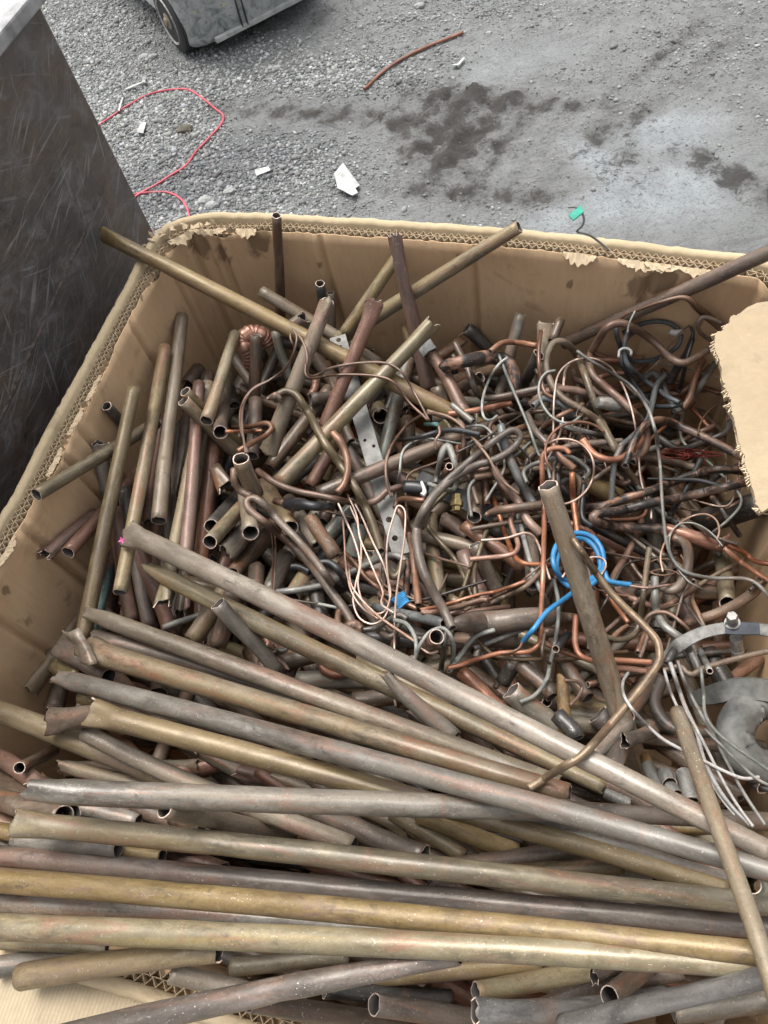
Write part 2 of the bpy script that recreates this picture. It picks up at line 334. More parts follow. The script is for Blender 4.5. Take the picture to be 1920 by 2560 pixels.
def build_stones():
    bm = bmesh.new(); bmesh.ops.create_icosphere(bm, subdivisions=1, radius=1.0)
    base = np.array([v.co[:] for v in bm.verts]); tri = np.array([[v.index for v in f.verts] for f in bm.faces]); bm.free()
    n = 300000; x = RNG.uniform(-2.5, 4.2, n); y = RNG.uniform(3.5, 8.9, n)
    _, n2, dens, mud, wet = ground_fields(x, y)
    p = np.clip(dens * 1.05 - .30 * mud - .5 * wet, .012, 1)
    # nothing under the forklift, nothing outside the view with a margin
    keep = RNG.random(n) < p * .72; x, y, wet, mud = x[keep], y[keep], wet[keep], mud[keep]; n = len(x)
    dk_ = dens[keep]; r = np.clip(np.exp(RNG.normal(math.log(.0074), .42, n)) * (.55 + .55 * np.clip(dk_ * 1.3, 0, 1)), .0035, .026)
    z = GZ(x, y) + r * .15
    V = np.empty((n, 12, 3), np.float32); s = np.stack([r * RNG.uniform(.8, 1.45, n), r * RNG.uniform(.7, 1.1, n), r * RNG.uniform(.5, .9, n)], -1)
    b = base[None] * RNG.uniform(.72, 1.22, (n, 12, 1)) * s[:, None]
    a = RNG.uniform(0, 6.283, n); ca, sa = np.cos(a)[:, None], np.sin(a)[:, None]
    V[..., 0] = b[..., 0] * ca - b[..., 1] * sa + x[:, None]; V[..., 1] = b[..., 0] * sa + b[..., 1] * ca + y[:, None]; V[..., 2] = b[..., 2] + z[:, None]
    T = (tri[None] + (np.arange(n) * 12)[:, None, None]).reshape(-1, 3)
    me = bpy.data.meshes.new('gravel'); me.vertices.add(n * 12); me.vertices.foreach_set('co', V.ravel())
    me.loops.add(len(T) * 3); me.loops.foreach_set('vertex_index', T.astype(np.int32).ravel())
    me.polygons.add(len(T)); me.polygons.foreach_set('loop_start', np.arange(0, len(T) * 3, 3, dtype=np.int32)); me.update(calc_edges=True)
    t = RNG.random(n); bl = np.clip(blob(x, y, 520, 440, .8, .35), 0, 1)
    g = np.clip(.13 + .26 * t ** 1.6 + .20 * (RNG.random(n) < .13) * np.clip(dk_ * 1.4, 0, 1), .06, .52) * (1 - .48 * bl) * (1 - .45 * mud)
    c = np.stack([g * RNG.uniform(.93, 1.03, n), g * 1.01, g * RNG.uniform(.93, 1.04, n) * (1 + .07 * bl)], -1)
    C4 = np.concatenate([np.repeat(c[:, None], 12, 1), np.ones((n, 12, 1))], -1).astype(np.float32)
    at_ = me.attributes.new('gcol', 'FLOAT_COLOR', 'POINT'); at_.data.foreach_set('color', C4.ravel())
    q = N('crushed_stone'); cc = q.mix(q.ramp(q.noise(q.objc(), 220, 3), [(.35, .0), (.7, .45)]), q.attr('gcol', 'Color'), (.2, .19, .175)); q.l(cc, q.b.inputs['Base Color']); q.b.inputs['Roughness'].default_value = .8
    me.materials.append(q.m); o = bpy.data.objects.new('gravel', me); COL.objects.link(o); tag(o, 'loose grey crushed stone scattered over the yard', None, kind='stuff')
build_stones()

# ------------------------------------------------------------------ the cardboard box
INNER = [(-.815, .34), (-.70, .515), (-.59, .687), (-.538, .773), (-.474, .899), (-.398, 1.036), (-.31, 1.20), (-.266, 1.285), (-.237, 1.316), (-.19, 1.318),
         (-.08, 1.268), (.097, 1.168), (.30, 1.053), (.438, .968), (.585, .868), (.662, .815), (.688, .792), (.690, .745), (.672, .66), (.61, .50), (.53, .33),
         (.43, .12), (.31, -.10), (.235, -.225), (.19, -.25), (.13, -.205), (-.279, .022), (-.410, .094), (-.61, .197), (-.745, .247), (-.80, .285)]
def resample(P, step, closed=True):
    P = np.array(P, float)
    if closed: P = np.vstack([P, P[:1]])
    d = np.r_[0, np.cumsum(np.linalg.norm(np.diff(P, axis=0), axis=1))]; n = int(round(d[-1] / step)); s = np.linspace(0, d[-1], n, endpoint=not closed)
    return np.stack([np.interp(s, d, P[:, k]) for k in range(P.shape[1])], -1), s
WALLS = []                                     # inside half planes (n, c): inside is n.x < c
for i in range(len(INNER)):
    a, b = np.array(INNER[i]), np.array(INNER[(i + 1) % len(INNER)]); t = (b - a) / np.linalg.norm(b - a); nrm = np.array([-t[1], t[0]])
    WALLS.append((a, b, nrm, float(nrm @ a)))
def wall_hit(d):
    """depth at which rays d (k,3) leave the box through its wall (plan view)"""
    out = np.full(len(d), 99.0)
    for a, b, nrm, c in WALLS:
        den = d[:, :2] @ nrm
        with np.errstate(divide='ignore', invalid='ignore'): t = np.where(den > 1e-6, c / den, 99.0)
        p = d[:, :2] * t[:, None]; u = ((p - a) @ (b - a)) / ((b - a) @ (b - a))
        ok = (t > 0) & (u >= -.02) & (u <= 1.02); out = np.where(ok, np.minimum(out, t), out)
    return out
def card_mat(name, c, c2, flute=0.0, stain=.5, fl_scale=170, edge=False):
    q = N(name); pt = q.attr('pt')
    n1 = q.noise(q.vscale(pt, (6, 6, 6)), 1.0, 5, .6, .5); n2 = q.noise(q.vscale(pt, (90, 90, 22)), 1.0, 5, .7); n3 = q.noise(q.vscale(pt, (22, 22, 16)), 1.0, 6, .65, 1.0)
    k = q.mix(q.ramp(n1, [(.3, 0.0), (.7, 1.0)]), c, c2)
    k = q.mix(q.ramp(n2, [(.35, .22), (.6, 0.0)]), k, tuple(x * .55 for x in c))
    k = q.mix(q.ramp(n3, [(.64, 0.0), (.74, stain)]), k, tuple(x * .42 for x in c2))
    n4 = q.noise(q.vscale(pt, (55, 55, 40)), 1.0, 3, .5, 2.0); k = q.mix(q.ramp(n4, [(.70, 0.0), (.78, .35)]), k, tuple(min(1, x * 1.5) for x in c))
    n6 = q.noise(q.vscale(pt, (160, 160, 5)), 1.0, 3, .6); k = q.mix(q.ramp(n6, [(.60, 0.0), (.72, .10)]), k, tuple(min(1, x * 1.3) for x in c)); k = q.mix(q.ramp(n6, [(.28, .12), (.40, 0.0)]), k, tuple(x * .6 for x in c))
    n7 = q.noise(q.vscale(pt, (9, 9, 12)), 1.0, 5, .6, .8); k = q.mix(q.ramp(n7, [(.62, 0.0), (.68, stain * .7)]), k, tuple(x * .5 for x in c2))
    sa = q.math('ADD', q.attr('stain', 'Fac'), q.math('MULTIPLY', n3, .9)); k = q.mix(q.math('MULTIPLY', q.ramp(sa, [(.86, 0.0), (1.05, .8)]), q.ramp(q.attr('stain', 'Fac'), [(.05, 0.0), (.3, 1.0)])), k, tuple(x * .33 for x in c2))
    wv = q.n('ShaderNodeTexWave', wave_type='BANDS', bands_direction='X'); q.l(pt, wv.inputs['Vector']); wv.inputs['Scale'].default_value = fl_scale / 6.283; wv.inputs['Distortion'].default_value = .5; wv.inputs['Detail'].default_value = 1
    if flute: k = q.mix(q.math('MULTIPLY', q.ramp(wv.outputs['Fac'], [(.0, 1.0), (.35, 0.0)]), flute), k, tuple(x * .62 for x in c))
    q.l(k, q.b.inputs['Base Color']); q.b.inputs['Roughness'].default_value = .85; q.b.inputs['Specular IOR Level'].default_value = .25
    q.bump(q.math('ADD', q.math('MULTIPLY', wv.outputs['Fac'], (.5 if flute > .3 else .08) if flute else .05), q.math('ADD', n3, n2)), .3, .0022)
    return q.m
M['card_in'] = card_mat('brown_liner', (.62, .435, .265), (.55, .37, .215), flute=.06, fl_scale=380)
M['card_rim'] = card_mat('pale_kraft_edge', (.52, .415, .27), (.45, .35, .22), stain=.55)
M['card_flute'] = card_mat('flute_paper', (.55, .44, .30), (.48, .375, .245), stain=.2)
M['card_flap'] = card_mat('pale_kraft_flap', (.47, .39, .27), (.41, .33, .22), flute=.55, fl_scale=420, stain=.4)
M['card_plain'] = card_mat('pale_kraft_plain', (.385, .305, .20), (.33, .258, .165), stain=.30)

def build_box():
    box = empty('cardboard_box', (0, .55, 1.05)); tag(box, 'large open cardboard box full of scrap copper pipe', 'box')
    P, S = resample(INNER, .006); n = len(P)
    T = np.roll(P, -5, 0) - np.roll(P, 5, 0); T /= np.linalg.norm(T, axis=1)[:, None]; O = np.stack([-T[:, 1], T[:, 0]], -1)
    ragged = vnoise(S * 22, S * 0 + 3, 5); rag2 = vnoise(S * 95, S * 0 + 9, 6)
    tear = np.clip((vnoise(S * 6.5, S * 0, 11) - .52) * 3, 0, 1)
    top = RIM - .004 - .020 * tear * ragged - .005 * rag2
    def ring(off, z): return np.c_[P + O * np.asarray(off).reshape(-1, 1), np.broadcast_to(z, n)]
    def loft(name, rings, mats, coords, smooth=True, close=True):
        V = np.concatenate(rings); k = len(rings); F = []
        for i in range(k - 1):
            for j in range(n):
                F.append((i * n + j, (i + 1) * n + j, (i + 1) * n + (j + 1) % n, i * n + (j + 1) % n))
        pt = np.concatenate([np.c_[S, np.full(n, c), r[:, 2]] for c, r in zip(coords, rings)])
        return mesh_obj(name, V, F, mats, box, smooth, attrs={'pt': ('FLOAT_VECTOR', pt)})
    # fold lines pressed into the liner (positions along the wall, as seen in plan)
    folds = [(-.462, .92), (-.35, 1.125), (-.49, .868), (-.557, .742), (-.63, .625), (-.27, 1.28), (-.215, 1.317), (-.165, 1.307), (.29, 1.058), (.03, 1.205), (.55, .893), (.69, .76), (.65, .60), (.57, .42)]
    groove = np.zeros(n)
    for f in folds:
        d = np.linalg.norm(P - np.array(f), axis=1); groove += .012 * np.exp(-(d / .0045) ** 2) - .005 * np.exp(-((d - .013) / .006) ** 2)
    zs = np.r_[np.linspace(1.06, 1.75, 6), np.linspace(1.80, 2.10, 12)]
    rings = []
    for z in zs:
        bow = .006 * (fbm(S * 3.0, S * 0 + z * 3, 3, 2) - .45) + groove * (1 if z < 2.11 else .5) + .003 * (fbm(S * 14, S * 0 + z * 14, 2, 8) - .4)
        rings.append(ring(np.clip(bow, -.008, .0165), z))
    rings += [ring(groove * .4, RIM - .030), ring(0, top), ring(.0018, top)]
    liner = loft('inner_liner', rings, M['card_in'], [0] * (len(rings) - 1) + [.002])
    co = np.array([v.co[:] for v in liner.data.vertices]); st = np.zeros(len(co))
    for px, py, r_, a_ in [(1640, 708, .022, 1.0), (1672, 700, .020, .9), (1600, 715, .026, .8), (1590, 745, .02, .5), (500, 612, .03, .8), (560, 640, .035, .6), (640, 600, .05, .7), (800, 660, .010, .9), (812, 720, .008, .8), (1425, 712, .008, 1.0), (1230, 700, .010, .7),
                          (640, 730, .04, .4), (1000, 700, .03, .4), (900, 760, .04, .5), (300, 770, .02, .5), (355, 745, .008, .9), (100, 1390, .012, .8), (240, 1010, .03, .4), (130, 1300, .010, .7), (60, 1560, .03, .5), (20, 1480, .012, .9), (180, 1500, .04, .5), (90, 1640, .03, .5), (1150, 640, .02, .5), (1750, 800, .03, .6)]:
        rv = ray(np.array([px]), np.array([py])); hit = CAMP + (rv * wall_hit(rv)[:, None])[0]; st = np.maximum(st, a_ * np.exp(-(np.linalg.norm((co - hit) * (1, 1, .8), axis=1) / r_) ** 2))
    at_ = liner.data.attributes.new('stain', 'FLOAT', 'POINT'); at_.data.foreach_set('value', st.astype(np.float32))
    # outer sleeve with a rounded, slightly ragged top
    w0, w1 = .0218, .0385
    zt = RIM + .004 + .003 * (ragged - .5) + .002 * rag2
    prof = [(w0, RIM - .05), (w0, zt - .004), (w0 + .003, zt), (w0 + .009, zt + .0025), (w1 - .004, zt + .001), (w1 - .001, zt - .004), (w1, zt - .010), (w1 + .002, RIM - .2), (w1, 1.05), (.002, 1.045)]
    loft('outer_sleeve', [ring(a + .0012 * (rag2 - .5), z) for a, z in prof], M['card_rim'], [p[0] * 3 for p in prof])
    loft('wall_core', [ring(.0022, RIM - .018), ring(.0212, RIM - .018)], M['card_in'], [0, .02])
    # the open flutes: two rows of paper truss with a middle liner
    for r0, r1, ph in ((.0024, .0112, 0), (.0124, .0210, .5)):
        step = .0066; d = np.r_[S, S[-1] + .006]; m = int(d[-1] / step / 2) * 2; s = (np.arange(m) + ph) / m * d[-1]
        Pc, Oc = np.vstack([P, P[:1]]), np.vstack([O, O[:1]])
        B = np.stack([np.interp(s, d, Pc[:, k]) for k in (0, 1)], -1); Q = np.stack([np.interp(s, d, Oc[:, k]) for k in (0, 1)], -1)
        keep_j = vnoise(s * 40, s * 0, 4)
        off = np.where(np.arange(m) % 2 == 0, r0, r1) + .0008 * (vnoise(s * 200, s * 0, 7) - .5)
        tz = RIM - .002 - .006 * np.interp(s, S, tear) * keep_j - .002 * vnoise(s * 150, s * 0, 3)
        XY = B + Q * off[:, None]; hw = .00035
        V = np.concatenate([np.c_[XY, tz], np.c_[XY, np.full(m, RIM - .031)]])
        F = [(j, (j + 1) % m, m + (j + 1) % m, m + j) for j in range(m)]
        o = mesh_obj('flute_row', V, F, M['card_flute'], box, attrs={'pt': ('FLOAT_VECTOR', np.tile(np.c_[s, off, s * 0], (2, 1)))})
        sm = o.modifiers.new('paper', 'SOLIDIFY'); sm.thickness = .0011; sm.offset = 0
    loft('middle_liner', [ring(.0114, RIM - .031), ring(.0114, RIM - .003 - .004 * tear), ring(.0121, RIM - .003 - .004 * tear), ring(.0121, RIM - .031)], M['card_flute'], [0, 0, .01, .01], smooth=False)
    # torn paper tatters hanging from the inner edge
    def tatter(px, py, wid, ln, seed):
        rr = random.Random(seed); c = at(px, py, RIM); j = int(np.argmin(np.linalg.norm(P - c[:2], axis=1))); nn = wid * 4; V = []; F = []; b0 = P[j]; tg_ = T[j]; on = O[j]; ph = rr.uniform(0, 6)
        for i in range(nn):
            u = (i - nn / 2) * .0038; e = 1 - abs(i - nn / 2 + .5) / (nn / 2)
            l = ln * (.25 + .75 * e) * (.55 + .45 * abs(math.sin(i * .9 + ph)) * rr.uniform(.6, 1.3)) * min(1, e * 4)
            for t_ in (0, .45, 1.0):
                q = b0 + tg_ * (u + rr.uniform(-.0015, .0015) * t_) - on * (-.001 + (.5 * l + .004) * t_ + rr.uniform(0, .003) * t_); V.append((q[0], q[1], RIM - .004 - l * t_ * .7 + rr.uniform(-.0015, .0015)))
            if i:
                a = 3 * (i - 1)
                for t_ in (0, 1): F.append((a + t_, a + t_ + 1, a + t_ + 4, a + t_ + 3))
        o = mesh_obj('torn_paper', V, F, M['card_flute'], box, attrs={'pt': ('FLOAT_VECTOR', np.array(V))})
        sm = o.modifiers.new('paper', 'SOLIDIFY'); sm.thickness = .001
    for k, (px, py, wid, ln) in enumerate([(610, 585, 3, .022), (1450, 645, 4, .026), (1610, 660, 6, .018), (1655, 665, 4, .016), (520, 580, 5, .014), (450, 585, 4, .022), (1745, 680, 4, .014), (390, 655, 3, .010), (230, 965, 4, .005), (190, 1050, 4, .006), (20, 1375, 4, .010), (130, 1150, 4, .006)]):
        tatter(px, py, wid, ln, k)
    # bent, mashed corner of the sleeve
    rr = random.Random(5)
    for k in range(14):
        t = k / 13; px, py = 360 + 170 * t + rr.uniform(-6, 6), (612 - 62 * t ** .6) + rr.uniform(-8, 10)
        c = at(px, py, RIM + .006); u = np.array([rr.uniform(-1, 1), rr.uniform(-1, 1), rr.uniform(-.3, .5)]); u /= np.linalg.norm(u); v = np.cross(u, [rr.uniform(-.4, .4), .2, 1]); v /= np.linalg.norm(v)
        a, b = rr.uniform(.005, .012), rr.uniform(.002, .005)
        V = [c - u * a - v * b, c + u * a * .3 - v * b * 1.3, c + u * a, c + u * a * .6 + v * b, c - u * a * .4 + v * b * 1.2 + np.array([0, 0, .006])]
        o = mesh_obj('mashed_paper', V, [(0, 1, 2, 3, 4)], M['card_flute'] if k % 2 else M['card_rim'], box, attrs={'pt': ('FLOAT_VECTOR', np.array(V))})
        sm = o.modifiers.new('paper', 'SOLIDIFY'); sm.thickness = .0016
    # front flap folded out and down
    fd = np.array([-.874, .485]); fn = np.array([-.485, -.874]); a0 = np.array([-.18, -.033]) + fn * .034; V = []; F = []; nu, nv = 46, 16; pt = []
    for i in range(nu):
        for j in range(nv):
            s, t = .62 * i / (nu - 1), .34 * j / (nv - 1)
            q = a0 + fd * s + fn * t; z = RIM - .004 - .05 * t - .16 * t * t + .004 * math.sin(s * 21 + t * 6)
            V.append((q[0], q[1], z)); pt.append((s, t, z))
    F = [(i * nv + j, i * nv + j + 1, (i + 1) * nv + j + 1, (i + 1) * nv + j) for i in range(nu - 1) for j in range(nv - 1)]
    o = mesh_obj('flap', V, F, M['card_flap'], box, True, attrs={'pt': ('FLOAT_VECTOR', np.array(pt))})
    o['label'] = 'pale kraft flap folded out over the near edge'
    sm = o.modifiers.new('board', 'SOLIDIFY'); sm.thickness = .006; sm.offset = -1
    # torn flap bent inwards over the far side wall
    out = [(1985, 752, .035), (1930, 752, .03), (1893, 757, .026), (1868, 768, .024), (1850, 783, .022), (1828, 790, .022), (1822, 812, .02), (1795, 832, .018), (1786, 838, .018), (1790, 870, .02), (1803, 925, .02), (1812, 968, .022), (1826, 1000, .022), (1832, 1042, .024),
           (1845, 1080, .025), (1852, 1112, .026), (1866, 1160, .028), (1874, 1195, .03), (1890, 1262, .03), (1905, 1280, .03), (1935, 1262, .032), (1990, 1215, .034), (2048, 1150, .034), (2072, 1104, .03), (2066, 1005, .03), (2042, 856, .03), (1996, 765, .03)]
    dense = []
    for i in range(len(out) - 1):
        for k in range(9):
            t = k / 9; p = [out[i][c] * (1 - t) + out[i + 1][c] * t for c in range(3)]
            j = (1.2 + 4.5 * vnoise(np.array([i * 9 + k]) * .23, np.array([0.]), 3)[0]) if 3 < i < 19 else 0; dense.append((p[0] + rr.uniform(-j, j), p[1] + rr.uniform(-j, j), p[2]))
    dense.append(out[-1]); R3 = [at(a, b, RIM + c) for a, b, c in dense]
    right = [at(2100, 740 + 560 * (i / (len(R3) - 1)), RIM + .03) for i in range(len(R3))]
    bm = bmesh.new(); tv = [bm.verts.new(tuple(p)) for p in R3]; nrm = np.array([0, 0, -.0085])
    ft = bm.faces.new(tv); bmesh.ops.triangulate(bm, faces=[ft])
    g = bmesh.ops.extrude_face_region(bm, geom=list(bm.faces)); bmesh.ops.translate(bm, verts=[x for x in g['geom'] if isinstance(x, bmesh.types.BMVert)], vec=tuple(nrm))
    bmesh.ops.recalc_face_normals(bm, faces=bm.faces)
    V = [v.co.copy() for v in bm.verts]; bm.verts.index_update(); F = [[v.index for v in f.verts] for f in bm.faces]; bm.free()
    o = mesh_obj('flap', V, F, M['card_plain'], box, attrs={'pt': ('FLOAT_VECTOR', np.array([v[:] for v in V]))}); o['label'] = 'torn pale flap bent inwards over the pile'
    # paper fibres and open flutes along the torn edge
    V = []; F = []; pts = [np.array(p) for p in R3[40:180]]
    for i in range(len(pts) - 1):
        if vnoise(np.array([i * .21]), np.array([5.]), 8)[0] < .5: continue
        a, b = pts[i], pts[i + 1]; k = len(V)
        inn = np.array([.006, -.003, 0]) * rr.uniform(.2, 1.0)
        V += [a + (0, 0, -.001), b - inn * rr.uniform(.5, 1.5) + (0, 0, -.003), b - inn * .3 + (0, 0, -.011), a + inn * .5 + (0, 0, -.012)]; F.append((k, k + 1, k + 2, k + 3))
    o = mesh_obj('torn_edge', V, F, M['card_flute'], box, attrs={'pt': ('FLOAT_VECTOR', np.array(V))}); sm = o.modifiers.new('paper', 'SOLIDIFY'); sm.thickness = .0014; o['kind'] = 'stuff'
    # floor of the box
    P2 = [(p[0], p[1], 1.06) for p in INNER]; mesh_obj('box_floor', P2, [tuple(range(len(P2)))], M['card_in'], box, attrs={'pt': ('FLOAT_VECTOR', np.array(P2))})
    return box
BOX = build_box()

# pallets that carry the box
def build_pallet(z, label):
    r = empty('pallet', (-.06, .53, z)); tag(r, label, 'pallet', 'wooden pallets under the box')
    wood = M.setdefault('wood', simple('weathered_wood', (.25, .2, .14), .8, 0, .3, 30)); c = np.array([-.06, .53, 0]); e1, e2 = np.array([.886, -.46, 0]), np.array([.46, .886, 0])
    for k in range(7):
        b = MB(); b.box(c + e2 * (k - 3) * .18 + (0, 0, z + .135), e1 * .6, e2 * .055, (0, 0, .010)); b.build('plank', wood, r)
    for k in (-1, 0, 1):
        b = MB(); b.box(c + e1 * k * .52 + (0, 0, z + .0625), e1 * .045, e2 * .6, (0, 0, .0605)); b.build('stringer', wood, r)
for k in range(7): build_pallet(k * .148, ['lowest', 'second', 'third', 'fourth', 'fifth', 'sixth', 'topmost'][k] + ' wooden pallet in the stack carrying the cardboard box')

# ------------------------------------------------------------------ rusty steel bin behind the box
def build_bin():
    q = N('scarred_dark_steel'); o = q.attr('pt')
    n1 = q.noise(o, 2.4, 6, .62, .2); n2 = q.noise(q.vscale(o, (14, 22, 1)), 1.0, 9, .78, .5); n3 = q.noise(o, 70, 6, .75)
    c = q.ramp(n1, [(.30, (.045, .046, .052)), (.43, (.082, .073, .068)), (.53, (.112, .084, .066)), (.60, (.095, .088, .086)), (.72, (.125, .132, .148))])
    c = q.mix(q.ramp(n2, [(.50, 0.0), (.66, .7)]), c, (.20, .195, .20)); c = q.mix(q.ramp(n2, [(.34, .75), (.46, 0.0)]), c, (.030, .027, .027))
    c = q.mix(q.ramp(n3, [(.56, 0.0), (.66, .5)]), c, (.15, .085, .05))
    for rot, sc, th, am in ((.30, (5, 120), .62, .55), (.55, (4, 90), .63, .5), (.1, (6, 190), .62, .5), (1.2, (6, 150), .64, .5), (.42, (7, 260), .62, .5), (-.5, (5, 110), .64, .55), (.75, (9, 320), .62, .45)):
        mp = q.n('ShaderNodeMapping'); q.l(o, mp.inputs[0]); mp.inputs['Rotation'].default_value = (0, 0, rot); mp.inputs['Location'].default_value = (rot * 9, rot * 5, 0)
        s = q.noise(q.vscale(mp.outputs[0], (sc[0], sc[1], 1)), 1.0, 2, .5, .35)
        gate = q.ramp(q.noise(mp.outputs[0], 5.0, 3), [(.48, .0), (.60, 1.0)])
        c = q.mix(q.math('MULTIPLY', q.ramp(s, [(th, 0.0), (th + .05, am)]), gate), c, (.32, .315, .31))
    q.l(c, q.b.inputs['Base Color']); q.b.inputs['Metallic'].default_value = .15
    r = q.n('ShaderNodeMapRange'); q.l(n2, r.inputs[0]); r.inputs[3].default_value = .30; r.inputs[4].default_value = .6; q.l(r.outputs[0], q.b.inputs['Roughness']); q.bump(q.math('ADD', n2, n3), .5, .006)
    steel = q.m; seam = simple('rusty_seam', (.085, .066, .054), .75, .2, .75, 90, .5); lipm = simple('worn_bare_steel', (.30, .30, .30), .5, .3, .45, 22)
    inm = simple('rusted_inside', (.12, .085, .065), .8, .1, .5, 15)
    zt = CAM_H - .56; e = at(90, -6, zt); e0 = np.array([e[0], e[1], 0]); d = np.array([-.49, -.872, 0]); n = np.array([.872, -.49, 0])   # d along the plate, n out of it
    L, W, zb = 1.75, 1.4, .55
    root = empty('steel_bin', tuple(e0 + d * L / 2 - n * W / 2 + np.array([0, 0, .0]))); tag(root, 'dark scratched rusty steel bin standing against the box', 'bin')
    up = np.array([0, 0, 1.0])
    def plate(name, c, a, b, th, mat):
        m = MB(); m.box(c, a, b, th); o_ = m.build(name, mat, root, .004)
        co = np.array([v.co[:] for v in o_.data.vertices]); la, lb = np.asarray(a) / np.linalg.norm(a), np.asarray(b) / np.linalg.norm(b)
        at_ = o_.data.attributes.new('pt', 'FLOAT_VECTOR', 'POINT'); at_.data.foreach_set('vector', np.stack([co @ la, co @ lb, 0 * co[:, 0]], -1).astype(np.float32).ravel()); return o_
    plate('side_plate', e0 + d * L / 2 - n * .006 + up * (zt + 0) / 2, d * L / 2, up * zt / 2, n * .006, steel)
    plate('end_plate', e0 - n * W / 2 + d * .006 - n * .006 + up * (zt / 2 - .003), n * (W / 2 - .012), up * (zt / 2 - .003), d * .006, steel)
    plate('end_plate', e0 + d * (L - .006) - n * W / 2 - n * .006 + up * (zt / 2 - .003), n * (W / 2 - .012), up * (zt / 2 - .003), d * .006, steel)
    plate('side_plate', e0 + d * L / 2 - n * W + up * (zt / 2 - .001), d * L / 2, up * (zt / 2 - .001), n * .006, steel)
    plate('bottom_plate', e0 + d * L / 2 - n * W / 2 + up * .4, d * (L / 2 - .014), n * (W / 2 - .014), up * .006, inm)
    # flange round the top: worn bright
    for off, half in ((0, 1), (W, 1)):
        plate('flange', e0 + d * (L / 2 + .0) - n * (off + (-.055 if off else .055)) + up * (zt + .006), d * (L / 2 - .005), n * .058, up * .0058, lipm)
    plate('rolled_edge', e0 + d * L / 2 + n * .004 + up * (zt + .004), d * (L / 2 + .01), n * .010, up * .012, lipm)
    for k in (0, 1): plate('flange', e0 + d * (.045 + k * (L - .09)) - n * W / 2 + up * (zt + .0052), n * (W / 2 - .115), d * .042, up * .0056, lipm)
    # a rusty pile of scrap plate inside, glimpsed over the flange
    plate('liner_plate', e0 + d * .5 - n * .5 + up * (zt - .32), d * .42, n * .34, up * .01, inm)
    # raised seams and dents across the plate (points on the plate from the photograph)
    def on_plate(px, py, lift=.0):
        r = ray(px, py); t = ((e0 + n * lift - CAMP) @ n) / (r @ n); return CAMP + t * r
    def seamline(name, pts, rad, mat):
        m = MB(); P3 = [on_plate(*p) for p in pts]; D = []
        for i in range(len(P3) - 1):
            for k in range(6):
                t = k / 6; D.append(P3[i] * (1 - t) + P3[i + 1] * t)
        D.append(P3[-1]); V = []; rr = random.Random(len(pts))
        for i, p in enumerate(D):
            t = D[min(i + 1, len(D) - 1)] - D[max(i - 1, 0)]; t /= np.linalg.norm(t); s = np.cross(n, t); g = rad * rr.uniform(.6, 1.3)
            o2 = rr.uniform(-.3, .3) * rad
            V += [p + s * (g + o2) - n * .001, p + n * g * .55 + s * o2, p - s * (g - o2) - n * .001]
        F = []
        for i in range(len(D) - 1):
            for k in (0, 1): F.append((3 * i + k, 3 * i + k + 1, 3 * i + k + 4, 3 * i + k + 3))
        m.add(V, F); return m.build(name, mat, root, smooth=False)
    seamline('weld_seam', [(252, 480), (212, 580), (172, 665), (130, 760), (85, 860), (40, 960), (-10, 1070)], .0045, seam)
    0 and seamline('weld_seam', [(78, 495), (100, 560), (140, 600), (172, 655)], .0048, seam)
    0 and seamline('dent_ridge', [(0, 372), (60, 395), (135, 540), (175, 770), (215, 860)], .003, seam)
    0 and seamline('dent_ridge', [(128, 745), (160, 790), (205, 850)], .003, seam)
build_bin()

